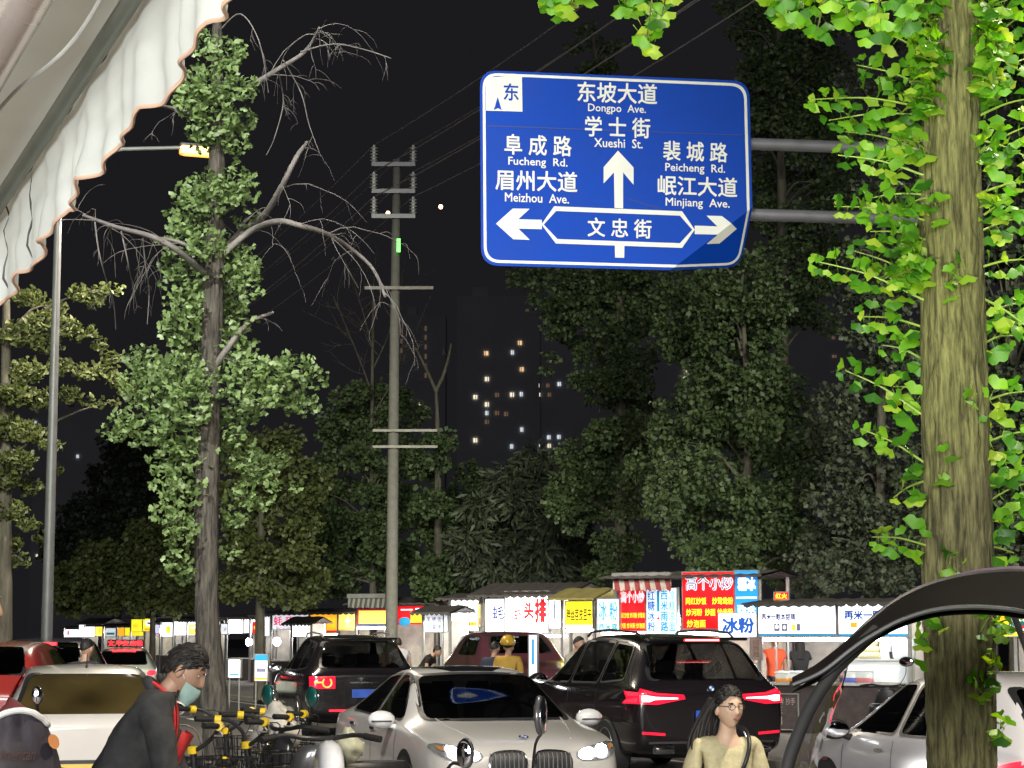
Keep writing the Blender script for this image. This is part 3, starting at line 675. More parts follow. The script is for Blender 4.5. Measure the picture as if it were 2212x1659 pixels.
# ---- trees of the far side
PERK = 5.0; NL = []
def bgtree(label, trunk, D, lobes, mat, size=.13, per=330, tmpl=KITE, djit=1.2, seed=1, rad=.16, droop=.5, name='broadleaf_tree', limbs=True, top=None, bare=None, squash=.85):
    b = P(trunk[0][0], 1378, D); b.z = .12
    r = empty(name, b, label=label, cat='tree', group='trees behind the food stalls')
    pts = [b] + [P(x, y, D) for x, y in trunk]; n = len(pts)
    mb = trunkmesh(pts, [rad * (1 - .75 * i / (n - 1)) for i in range(n)], 12); rr = random.Random(seed)
    if limbs:
        for lb in lobes:
            x, y, q = lb[:3]
            if rr.random() < .22:
                ty = min(y + abs(x - trunk[-1][0]) * .5 + 20, 1260); t = P(x, y, D + (lb[3] if len(lb) > 3 else 0)); k = max(0, min(1, (trunk[0][1] - ty) / max(1, trunk[0][1] - trunk[-1][1])))
                xs = trunk[0][0] + (trunk[-1][0] - trunk[0][0]) * k; s = P(xs, max(ty, trunk[-1][1]), D)
                mb.tube(smoothpath([s, s.lerp(t, .5) + Vector((0, 0, .25)), t], 3), [.04, .035, .03, .026, .02, .014, .01], 6)
    mb.build('trunk', BARK_B, r, 60, b)
    for q, (pts, r0, cnt, ln) in enumerate(bare or []):
        w = smoothpath([P(x, y, D) for x, y in pts], 4); m = MB(); m.tube(w, [r0 * (1 - .6 * i / len(w)) for i in range(len(w))], 7); twigs(m, w, r0 * .25 + .005, cnt, ln, seed * 7 + q, -.2); m.build('branch', BARK_B, r, 60, b)
    if lobes:
        p, d, nn = lobecloud(lobes, D, per, djit, droop, .3, seed, squash); NL.append(len(p)); leafcloud('crown', mat, r, b, p, d, nn, np.random.default_rng(seed).uniform(size * .7, size * 1.3, len(p)), *tmpl)
    return r
def band(rows, seed, j=14):
    """rows: (y, x0, x1, r, n)"""
    rr = random.Random(seed); out = []
    for y, x0, x1, r, n in rows:
        for k in range(n):
            out.append((x0 + (x1 - x0) * (k + .5) / n + rr.uniform(-j, j), y + rr.uniform(-j, j), r * rr.uniform(.9, 1.4)))
    return out
bgtree('tall ginkgo of many tiers rising behind the blue sign', [(1340, 1240), (1342, 900), (1335, 560), (1300, 250), (1280, 70)], 51,
       band([(60, 1262, 1288, 13, 2), (95, 1240, 1250, 13, 2), (110, 1270, 1330, 16, 3), (150, 1250, 1330, 22, 4), (260, 1220, 1380, 30, 4), (420, 1200, 1400, 40, 5), (585, 1120, 1400, 34, 6), (625, 1160, 1420, 36, 6), (670, 1180, 1420, 36, 5), (715, 1185, 1420, 34, 5), (770, 1240, 1420, 32, 4), (820, 1240, 1400, 32, 4), (870, 1290, 1400, 34, 3), (930, 1270, 1400, 36, 4), (990, 1215, 1400, 38, 5), (1040, 1190, 1400, 38, 5), (1085, 1175, 1380, 34, 5), (1120, 1220, 1300, 26, 2), (1180, 1290, 1380, 30, 3), (1225, 1280, 1370, 24, 3)], 1) + [(1190, 770, 16), (1180, 800, 14), (1285, 1235, 24), (1290, 1270, 18)],
       BGL[0], .12, 300, seed=3, name='ginkgo_tree', rad=.19)
bgtree('big dark broadleaf tree filling the space right of the blue sign', [(1610, 1240), (1615, 900), (1600, 620)], 45,
       band([(560, 1480, 1640, 30, 4), (610, 1440, 1680, 34, 6), (650, 1430, 1700, 36, 6), (700, 1425, 1690, 36, 6), (745, 1425, 1690, 34, 6), (800, 1500, 1690, 36, 5), (850, 1470, 1720, 36, 6), (900, 1440, 1740, 38, 7), (950, 1400, 1760, 38, 8), (1000, 1375, 1760, 38, 8), (1050, 1390, 1760, 38, 8), (1100, 1420, 1760, 38, 7), (1150, 1450, 1760, 36, 7), (1200, 1490, 1740, 32, 6), (1235, 1500, 1700, 24, 6)], 2), BGL[0], .12, 300, seed=4)
bgtree('high layered tree above the cantilever arms of the sign', [(1690, 1240), (1690, 600), (1685, 200), (1680, -40)], 47,
       band([(10, 1565, 1760, 26, 6), (60, 1590, 1780, 30, 6), (120, 1610, 1790, 32, 6), (160, 1610, 1780, 32, 6), (215, 1600, 1800, 34, 6), (270, 1600, 1820, 36, 6), (330, 1630, 1840, 38, 5), (400, 1630, 1840, 38, 5), (470, 1650, 1840, 38, 5), (540, 1650, 1840, 38, 5), (610, 1690, 1800, 34, 4), (680, 1700, 1790, 30, 3)], 3), BGL[0], .12, 280, seed=5, rad=.2)
bgtree('dark tree standing behind the near ginkgo trunk', [(1900, 1240), (1905, 800), (1910, 300)], 42,
       band([(60, 1830, 2000, 34, 4), (180, 1830, 2000, 36, 4), (300, 1840, 2000, 38, 4), (420, 1850, 2010, 40, 4), (540, 1840, 2010, 40, 4), (640, 1830, 2010, 40, 4), (720, 1850, 2010, 40, 4), (800, 1840, 2010, 40, 4), (880, 1790, 2010, 40, 5), (950, 1770, 2010, 40, 5), (1020, 1770, 2010, 40, 6), (1090, 1760, 2010, 40, 6), (1150, 1740, 2010, 38, 6), (1210, 1720, 2000, 36, 7), (1255, 1720, 1960, 26, 7)], 4), BGL[2], .12, 280, seed=6)
bgtree('dark tree at the edge of the street right of the thick trunk', [(2190, 1240), (2190, 800)], 44,
       band([(y, 2110, 2280, 44, 4) for y in range(60, 1290, 75)], 5), BGL[2], .14, 240, seed=7)
bgtree('feathery bamboo like tree over the yellow snack sign', [(1130, 1250), (1135, 1120)], 56,
       band([(1000, 1110, 1200, 26, 3), (1045, 1060, 1230, 32, 5), (1090, 1030, 1240, 34, 6), (1135, 1020, 1250, 36, 7), (1180, 1010, 1260, 36, 7), (1225, 1000, 1270, 32, 7), (1255, 1010, 1280, 22, 7)], 6), BGL[2], .30, 260, BLADE, seed=8)
bgtree('dark round tree between the forked trunk and bamboo like tree', [(1010, 1250), (1010, 1100)], 66,
       band([(1030, 1000, 1060, 22, 2), (1070, 960, 1070, 28, 4), (1110, 950, 1060, 32, 4), (1160, 950, 1050, 34, 4), (1210, 950, 1040, 34, 4), (1250, 950, 1040, 26, 4)], 7), BGL[0], .16, 240, seed=9)
bgtree('pale forked trunk with two cut limbs right of the power pole', [(948, 1300), (946, 1100), (946, 960), (942, 845)], 58,
       band([(960, 900, 960, 22, 3), (1010, 890, 970, 24, 3), (1090, 900, 980, 28, 3), (1150, 910, 980, 30, 3), (1220, 900, 980, 30, 3), (1265, 900, 990, 24, 4)], 8), BGL[0], .145, 230, seed=10, rad=.17,
       bare=[([(942, 845), (922, 800), (897, 750)], .06, 3, .5), ([(942, 845), (958, 810), (968, 775), (975, 742)], .06, 2, .4)], limbs=False)
bgtree('thin tree with bare upper twigs left of the power pole', [(806, 1280), (802, 1050), (804, 850), (806, 640)], 63,
       band([(860, 720, 890, 24, 6), (900, 700, 900, 26, 6), (950, 690, 900, 28, 7), (1000, 680, 900, 30, 7), (1060, 670, 890, 34, 7), (1120, 660, 890, 34, 7), (1180, 640, 890, 36, 8), (1235, 640, 880, 30, 8), (1270, 660, 760, 20, 5)], 9), BGL[0], .145, 230, seed=11, rad=.13,
       bare=[([(804, 850), (770, 760), (720, 640)], .03, 9, 1.5), ([(804, 800), (840, 720), (870, 600)], .03, 9, 1.5), ([(806, 760), (780, 660), (745, 560)], .025, 9, 1.3), ([(804, 900), (860, 800), (930, 640)], .028, 8, 1.4), ([(806, 640), (808, 600), (812, 560)], .025, 5, .8)])
bgtree('dim olive tree behind the slender ginkgo, right of its trunk', [(562, 1290), (565, 1100), (562, 950)], 55,
       band([(960, 500, 640, 28, 4), (1020, 490, 690, 32, 5), (1080, 490, 680, 34, 6), (1140, 490, 680, 36, 6), (1200, 490, 680, 36, 6), (1250, 490, 690, 32, 7), (1285, 500, 700, 22, 7)], 10), BGL[1], .14, 230, seed=12)
bgtree('grey green tree in the distance left of the slender ginkgo', [(330, 1300), (330, 1180)], 90,
       band([(1150, 300, 410, 30, 4), (1195, 200, 420, 34, 6), (1240, 130, 430, 34, 8), (1280, 110, 430, 28, 9), (1310, 120, 430, 20, 9)], 11), BGL[1], .22, 150, seed=13)
bgtree('tall hazy dark tree far down the street', [(300, 1290), (300, 1000)], 130,
       band([(960, 250, 380, 40, 4), (1030, 220, 410, 44, 5), (1100, 180, 430, 46, 6), (1170, 140, 430, 44, 7), (1230, 120, 430, 40, 7)], 12), BGL[2], .35, 60, seed=14)
bgtree('layered ginkgo with spreading yellow lit boughs behind the street lamp pole', [(8, 1250), (12, 900), (14, 560)], 40,
       [(60, 640, 30), (90, 690, 34), (40, 720, 40), (120, 660, 22), (170, 632, 20), (215, 625, 20), (250, 622, 12), (205, 650, 18), (140, 700, 26), (100, 740, 30), (160, 720, 18), (190, 715, 16), (215, 740, 14), (240, 770, 16), (130, 790, 26), (180, 800, 26), (225, 800, 24), (250, 820, 18), (275, 840, 14), (60, 800, 36), (30, 850, 40), (90, 860, 34), (150, 850, 24), (185, 862, 12), (215, 866, 11), (245, 866, 10), (20, 920, 40), (60, 930, 34), (110, 960, 20), (40, 990, 34), (10, 1030, 36), (65, 1050, 24), (120, 1010, 14), (20, 1100, 34), (60, 1130, 20), (90, 1160, 16), (20, 1170, 24), (45, 1210, 18)],
       BGL[1], .13, 420, FANM, .8, 15, .22, name='ginkgo_tree', squash=.6)

print('LEAVES', sum(NL))
# ------------------------------------------------------------------ cars
def subsurf(me, lv, creases=None):
    if creases:
        at = me.attributes.new('crease_edge', 'FLOAT', 'EDGE')
        for e in me.edges:
            k = creases.get(tuple(sorted(e.vertices)))
            if k: at.data[e.index].value = k
    o = bpy.data.objects.new('tmp', me); C.objects.link(o)
    m = o.modifiers.new('s', 'SUBSURF'); m.levels = lv; m.render_levels = lv
    bpy.context.view_layer.update()
    r = bpy.data.meshes.new_from_object(o.evaluated_get(bpy.context.evaluated_depsgraph_get()))
    bpy.data.objects.remove(o); return r
def inpoly(x, y, p):
    c = False; j = len(p) - 1
    for i in range(len(p)):
        if (p[i][1] > y) != (p[j][1] > y) and x < (p[j][0] - p[i][0]) * (y - p[i][1]) / (p[j][1] - p[i][1]) + p[i][0]: c = not c
        j = i
    return c
def fillet(poly, r=.07, k=4):
    out = []; n = len(poly)
    for i in range(n):
        p = Vector(poly[i]); a = Vector(poly[i - 1]) - p; b = Vector(poly[(i + 1) % n]) - p
        ra = min(r, a.length * .45); rb = min(r, b.length * .45); a.normalize(); b.normalize()
        for j in range(k + 1):
            t = j / k; q = p + a * ra * (1 - t) ** 2 + b * rb * t ** 2; out.append(tuple(q))
    return out
class Car:
    """A body lofted along its length (x forward), with glass, lamps and trim laid on the surface."""
    def __init__(s, st, paintm, root, roofmat=None):
        s.root = root; s.st = st; rows = []
        for x, w, zb, zl, wr, zr in st:
            h = [(0, zb), (.7 * w, zb), (.955 * w, zb + .07), (w, zb + .38 * (zl - zb)), (.995 * w, zl - .12), (.955 * w, zl), (wr, zr - .035), (.78 * wr, zr), (0, zr + .015)]
            rows.append([(x, y, z) for y, z in h] + [(x, -y, z) for y, z in h[-2:0:-1]])
        n = len(rows[0]); vs = [p for r in rows for p in r]; fs = []
        for i in range(len(rows) - 1):
            for k in range(n): l = (k + 1) % n; fs.append((i * n + k, (i + 1) * n + k, (i + 1) * n + l, i * n + l))
        hlf = n // 2
        for base, fl in ((0, 0), ((len(rows) - 1) * n, 1)):
            for k in range(hlf):
                a, b, c, d = base + k, base + k + 1, base + (n - k - 1) % n, base + (n - k) % n
                q = (a, b, c, d) if fl else (d, c, b, a); q = tuple(dict.fromkeys(q)); fs.append(q)
        me = bpy.data.meshes.new('b'); me.from_pydata(vs, [], fs); me.update()
        bm = bmesh.new(); bm.from_mesh(me); bmesh.ops.recalc_face_normals(bm, faces=bm.faces[:])
        if sum(f.calc_center_median().dot(f.normal) for f in bm.faces) < 0: bmesh.ops.reverse_faces(bm, faces=bm.faces[:])
        bm.to_mesh(me); bm.free()
        cr = {}
        for i in range(len(rows) - 1):
            for k, cv in ((5, .55), (n - 5, .55), (6, .3), (n - 6, .3), (2, .4), (n - 2, .4)): cr[tuple(sorted((i * n + k, (i + 1) * n + k)))] = cv
        s.me = subsurf(me, 3, cr); bpy.data.meshes.remove(me)
        s.bvh = BVHTree.FromPolygons([tuple(v.co) for v in s.me.vertices], [tuple(p.vertices) for p in s.me.polygons])
        s.paint = paintm; s.holes = []; s.roofmat = roofmat
    def proj(s, ax, a, b):
        o, d = {'F': ((6, a, b), (-1, 0, 0)), 'B': ((-6, a, b), (1, 0, 0)), 'L': ((a, 3, b), (0, -1, 0)), 'R': ((a, -3, b), (0, 1, 0)), 'T': ((a, b, 4), (0, 0, -1))}[ax]
        return s.bvh.ray_cast(Vector(o), Vector(d))
    def decal(s, name, poly, ax, mat, off=.006, parent=None, rnd=1, cuts=3, thick=.0, label=None):
        if rnd: poly = chaikin(poly, rnd)
        bm = bmesh.new(); f = bm.faces.new([bm.verts.new((x, y, 0)) for x, y in poly])
        bmesh.ops.triangulate(bm, faces=[f]); 
        for _ in range(cuts):
            e = [e for e in bm.edges if e.calc_length() > .07]
            if e: bmesh.ops.subdivide_edges(bm, edges=e, cuts=1, use_grid_fill=True)
            bmesh.ops.triangulate(bm, faces=[f for f in bm.faces if len(f.verts) > 4])
        dead = []
        for v in bm.verts:
            h = s.proj(ax, v.co.x, v.co.y)
            if h[0] is None: dead.append(v); continue
            v.co = h[0] + h[1] * off
        if dead: bmesh.ops.delete(bm, geom=dead, context='VERTS')
        D = {'F': (1, 0, 0), 'B': (-1, 0, 0), 'L': (0, 1, 0), 'R': (0, -1, 0), 'T': (0, 0, 1)}[ax]
        for f in bm.faces:
            f.normal_update()
            if f.normal.dot(Vector(D)) < 0: f.normal_flip()
        if thick: 
            bmesh.ops.solidify(bm, geom=bm.faces[:], thickness=thick)
        me = bpy.data.meshes.new(name); bm.to_mesh(me); bm.free(); me.materials.append(mat); finish(me, 50)
        o = bpy.data.objects.new(name, me); C.objects.link(o); o.parent = parent or s.root
        if label: o['label'] = label
        return o
    def window(s, name, poly, ax, mat, both=False, trim=True):
        for a in ([ax] if not both else ['L', 'R']):
            sh = fillet(poly); c = (sum(p[0] for p in sh) / len(sh), sum(p[1] for p in sh) / len(sh))
            s.holes.append((a, [(c[0] + (x - c[0]) * 1.0, c[1] + (y - c[1]) * 1.0) for x, y in sh]))
            s.decal(name, [(c[0] + (x - c[0]) * 1.012, c[1] + (y - c[1]) * 1.015) for x, y in sh], a, mat, .0015, rnd=0, cuts=4)
            if trim:
                k = 1.0
                out = [(c[0] + (x - c[0]) * 1.035, c[1] + (y - c[1]) * 1.05) for x, y in sh]; inn = [(c[0] + (x - c[0]) * .97, c[1] + (y - c[1]) * .95) for x, y in sh]
                mb = MB(); n = len(sh); ok = True; vs = []
                for q in out + inn:
                    h = s.proj(a, *q); 
                    if h[0] is None: h = s.proj(a, *[c[i] + (q[i] - c[i]) * .97 for i in (0, 1)])
                    vs.append(h[0] + h[1] * .0065 if h[0] else Vector((0, 0, .5)))
                mb.add(vs, [(i, (i + 1) % n, n + (i + 1) % n, n + i) for i in range(n)]); mb.build('window_trim', MT['black'], s.root, 60)
    def finish(s):
        bm = bmesh.new(); bm.from_mesh(s.me)
        dirs = {'F': (1, 0, 0), 'B': (-1, 0, 0), 'L': (0, 1, 0), 'R': (0, -1, 0)}
        for a, pl in s.holes:                         # cut each (convex) window opening exactly out of the shell
            dv = Vector(dirs[a]); un = (lambda u, v: Vector((0, u, v))) if a in 'FB' else (lambda u, v: Vector((u, 0, v)))
            cu = sum(p[0] for p in pl) / len(pl); cv = sum(p[1] for p in pl) / len(pl)
            lo = min(p[0] for p in pl) - .2, min(p[1] for p in pl) - .2; hi = max(p[0] for p in pl) + .2, max(p[1] for p in pl) + .2
            S = []
            for f in bm.faces:
                q = f.calc_center_median(); u = q.y if a in 'FB' else q.x
                if f.normal.dot(dv) > .1 and lo[0] < u < hi[0] and lo[1] < q.z < hi[1]: S.append(f)
            for i in range(len(pl)):
                A, B = pl[i], pl[(i + 1) % len(pl)]; e = Vector((B[0] - A[0], B[1] - A[1]))
                if e.length < 1e-5: continue
                nn = Vector((e.y, -e.x)).normalized()
                if nn.dot(Vector((cu - A[0], cv - A[1]))) > 0: nn = -nn
                no = un(nn.x, nn.y); co = un(*A)
                gs = list({x for f in S for x in (*f.verts, *f.edges, f)})
                rs = bmesh.ops.bisect_plane(bm, geom=gs, dist=1e-6, plane_co=co, plane_no=no)
                S = [f for f in rs['geom'] if isinstance(f, bmesh.types.BMFace) and f.is_valid and (f.calc_center_median() - co).dot(no) < 0]
            bmesh.ops.delete(bm, geom=S, context='FACES')
        me = bpy.data.meshes.new('body'); bm.to_mesh(me); bm.free(); me.materials.append(s.paint); finish(me, 40)
        o = bpy.data.objects.new('body', me); C.objects.link(o); o.parent = s.root; return o
    def wheels(s, xs, r=.34, w=.9):
        for x in xs:
            for sy in (-1, 1):
                ar = [(x + .41 * math.cos(t), max(.2, .33 + .42 * math.sin(t))) for t in [math.pi * k / 14 for k in range(-2, 17)]]
                s.decal('wheel_arch', ar, 'L' if sy > 0 else 'R', MT['rubber'], .004, rnd=0)
                Mx = frame((x, sy * (w - .19), r), (0, sy, 0)); wh = MB()
                wh.lathe([(.2, 0), (r - .03, 0), (r, .03), (r, .18), (r - .03, .215), (r * .7, .215)], 28, Mx); t = wh.build('tyre', MT['rubber'], s.root, 40)
                rb = MB(); rb.lathe([(r * .72, .19), (r * .70, .222), (r * .64, .21), (r * .62, .15)], 28, Mx, cap=False)
                for k in range(10):
                    a = 2 * math.pi * k / 10; rb.box((r * .36, 0, .2), (r * .6, .03, .025), Mx @ Matrix.Rotation(a, 4, 'Z'))
                rb.lathe([(.0, .2), (.06, .2), (.055, .225), (.001, .228)], 12, Mx); rb.build('rim', MT['steel'], t, 40)
    def mirror(s, x, y, z, mat, fwd=1):
        for sy in (-1, 1):
            mb = MB(); c = (x, sy * (y + .12), z)
            mb.ell(c, (.075, .135, .085)); 
            for v in mb.v:
                if v.x < x - .03: v.x = x - .03
            mb.tube([(x + .01, sy * (y - .03), z - .07), (x, sy * (y + .06), z - .05)], [.03, .022], 8); o = mb.build('wing_mirror', mat, s.root, 60)
            g = MB(); g.ell((x - .034, sy * (y + .12), z), (.004, .11, .065)); g.build('mirror_glass', MT['mirror'], o)
            g = MB(); g.box((x + .045, sy * (y + .13), z - .012), (.06, .19, .012)); g.build('mirror_strip', MT['black'], o)
    def seats(s, fx=0.1, rx=-.85, z=.5, w=.38, h=.62):
        m = MT['seat']
        for x, ys in ((fx, (-w, w)), (rx, (-w, 0, w))):
            for y in ys:
                mb = MB(); mb.box((x, y, z + h / 2), (.16, .44 if x == fx else .36, h), ch=.06, taper=.85); mb.box((x - .03, y, z + h + .1), (.09, .25, .17), ch=.04); mb.build('seat', m, s.root, 50)
        mb = MB(); mb.box((fx + .85, 0, z + .38), (.5, 1.3, .14), ch=.05); d = mb.build('dashboard', MT['black'], s.root, 50)
        mb = MB(); Mx = frame((fx + .55, .38, z + .48), (-.85, 0, .5)); mb.tube([Mx @ Vector((.18 * math.cos(a), .18 * math.sin(a), 0)) for a in [2 * math.pi * k / 20 for k in range(20)]], .014, 6, closed=True); mb.build('steering_wheel', MT['black'], s.root)
        mb = MB(); mb.box((0, 0, z - .1), (3.0, 1.5, .06)); mb.build('cabin_floor', MT['black'], s.root)
def plate(car, txt, x, z, face, mat, tmat, w=.44, h=.14):
    mb = MB(); mb.box((x, 0, z), (.02, w, h)); o = mb.build('number_plate', mat, car.root)
    if txt:
        vs, fs = glyphs(txt, .01); sx = 1 if face > 0 else -1
        t = MB(); t.add([(x + face * .014, a * w * .86 * sx, z + b * h * .62) for a, b, _ in vs], fs); t.build('lettering', tmat, o, None)
    return o
def badge(car, x, y, z, nrm, r=.042):
    Mx = frame((x, y, z), nrm, (0, 1, 0)); mb = MB(); mb.lathe([(r * .7, 0), (r, .002), (r, .01), (r * .75, .012)], 24, Mx); o = mb.build('round_badge', MT['chrome'], car.root)
    for k, m in enumerate((M('badge_blue', (.02, .12, .5), .3), MT['white'])):
        q = MB()
        for h in (0, 1):
            a0 = (k + 2 * h) * math.pi / 2; pts = [(0, 0, .014)] + [(r * .62 * math.cos(a0 + t * math.pi / 16), r * .62 * math.sin(a0 + t * math.pi / 16), .014) for t in range(9)]
            q.add([Mx @ Vector(p) for p in pts], [tuple(range(10))])
        q.build('badge_quarters', m, o, None)
SEDAN = [(-2.47, .66, .42, .78, .50, .88), (-2.42, .82, .32, .90, .62, .99), (-2.1, .90, .24, .955, .69, 1.06), (-1.62, .93, .2, .97, .68, 1.11), (-1.2, .935, .2, .975, .60, 1.29), (-.72, .935, .2, .975, .57, 1.425),
         (-.1, .935, .2, .965, .58, 1.475), (.42, .935, .2, .955, .575, 1.43), (.85, .935, .2, .945, .64, 1.23), (1.27, .93, .2, .93, .70, 1.02), (1.75, .92, .2, .89, .70, .955), (2.15, .90, .22, .83, .66, .885), (2.38, .83, .26, .74, .56, .80), (2.46, .64, .34, .62, .42, .68)]
def sedan(name, label, loc, rz, pm, lights=True, cat='car', group=None):
    r = empty(name, loc, rz, label, cat, group); c = Car(SEDAN, pm, r); return r, c
# --- the white sedan that faces the camera
def facing(dx, dy): return math.atan2(dy, dx)
champ = paint('champagne_white_paint', (.58, .56, .535), .28)
hd = math.radians(-90 + 15.5)
r, c = sedan('white_sedan', 'pearl white sedan with lit headlights and dark sunroof facing the camera', P(1000, 1378, 20.6), hd, champ); r.location.z = 0
sed_root = r
c.window('windshield', [(-.70, .995), (-.3, 1.0), (.3, 1.0), (.70, .995), (.575, 1.385), (.2, 1.405), (-.2, 1.405), (-.575, 1.385)], 'F', MT['glass'])
c.window('front_side_window', [(1.0, .985), (.0, .995), (.0, 1.40), (.28, 1.385)], 'L', MT['glass'], both=True)
c.window('rear_side_window', [(-.07, .995), (-1.15, 1.01), (-1.36, 1.05), (-.66, 1.36), (-.07, 1.40)], 'L', MT['glass'], both=True)
c.window('rear_window', [(-.6, 1.11), (.6, 1.11), (.5, 1.36), (-.5, 1.36)], 'B', MT['glass'])
c.decal('sunroof', [(.36, -.42), (.36, .42), (-.95, .42), (-.95, -.42)], 'T', M('sunroof_glass', (.01, .01, .012), .05, coat=1), .006, rnd=1, cuts=4)
c.wheels((1.48, -1.5), .345, .925)
headlens = M('headlamp_lens', (.35, .36, .38), .08, metal=.6, coat=1)
for sy in (-1, 1):
    h = c.decal('headlight', [(.42 * sy, .70), (.50 * sy, .665), (.72 * sy, .68), (.86 * sy, .78), (.84 * sy, .83), (.62 * sy, .795), (.44 * sy, .755)], 'F', headlens, .012, rnd=1)
    c.decal('lit_lamp', [(.45 * sy, .69), (.59 * sy, .68), (.605 * sy, .78), (.46 * sy, .755)], 'F', MT['lamp_white'], .02, parent=h, rnd=1)
    c.decal('lit_lamp', [(.615 * sy, .69), (.72 * sy, .705), (.745 * sy, .80), (.63 * sy, .785)], 'F', MT['lamp_white'], .02, parent=h, rnd=1)
    c.decal('indicator', [(.755 * sy, .75), (.80 * sy, .77), (.81 * sy, .80), (.765 * sy, .79)], 'F', M('amber_lens', (.5, .22, .06), .2, coat=1), .02, parent=h, rnd=0)
    kg = [(.035 * sy, .72), (.10 * sy, .76), (.33 * sy, .75), (.385 * sy, .69), (.36 * sy, .50), (.30 * sy, .44), (.10 * sy, .44), (.04 * sy, .52)]
    gr = c.decal('kidney_grille', kg, 'F', MT['black'], .012, rnd=1)
    kk = chaikin(kg, 2); pts = [c.proj('F', *q) for q in kk]; mb = MB(); mb.tube([q[0] + q[1] * .018 for q in pts if q[0]], .0085, 6, closed=True); mb.build('grille_frame', MT['chrome'], gr)
    for k in range(8):
        y = (.075 + k * .041) * sy; a = [c.proj('F', y, z) for z in (.47, .55, .63, .70, .735)]
        mb = MB(); mb.tube([q[0] + q[1] * .02 for q in a], .006, 5); mb.build('grille_bar', MT['galv'], gr)
for q in ('L', 'R'):
    c.decal('door_handle', [(-.05, .86), (.18, .86), (.18, .89), (-.05, .89)], q, MT['chrome'], .02, rnd=1, thick=.012)
    c.decal('door_handle', [(-1.05, .87), (-.82, .87), (-.82, .9), (-1.05, .9)], q, MT['chrome'], .02, rnd=1, thick=.012)
    for x in (-.02, 1.05): c.decal('door_seam', [(x, .35), (x + .012, .35), (x + .012, .94), (x, .94)], q, MT['black'], .003, rnd=0)
c.decal('lower_intake', [(-.55, .3), (.55, .3), (.5, .40), (-.5, .40)], 'F', MT['black'], .01)
h = c.proj('F', 0, .80); h = c.bvh.ray_cast(Vector((2.22, 0, 3)), Vector((0, 0, -1))); badge(c, h[0].x, 0, h[0].z + .004, h[1], .045)
for sy in (-1, 1):
    pts = [c.bvh.ray_cast(Vector((x, sy * y, 3)), Vector((0, 0, -1))) for x, y in ((1.35, .60), (1.7, .56), (2.0, .50), (2.2, .44))]
    mb = MB(); mb.tube([q[0] + q[1] * .002 for q in pts], .007, 6); mb.build('bonnet_crease', champ, r)
c.mirror(.93, .90, .99, paint('mirror_silver', (.62, .62, .62)))
c.seats(); plate(c, None, 2.50, .44, 1, M('plate_blue', (.03, .1, .5), .4), MT['white']); c.finish()
# headlight beams
for sy in (-1, 1):
    l = lamp('headlight_beam', 'SPOT', (2.6, sy * .6, .72), 900, (1, .98, .95), None, spot_size=R(70), spot_blend=.8, shadow_soft_size=.06); l.parent = r; l.rotation_euler = (R(90 - 10), 0, R(-90))

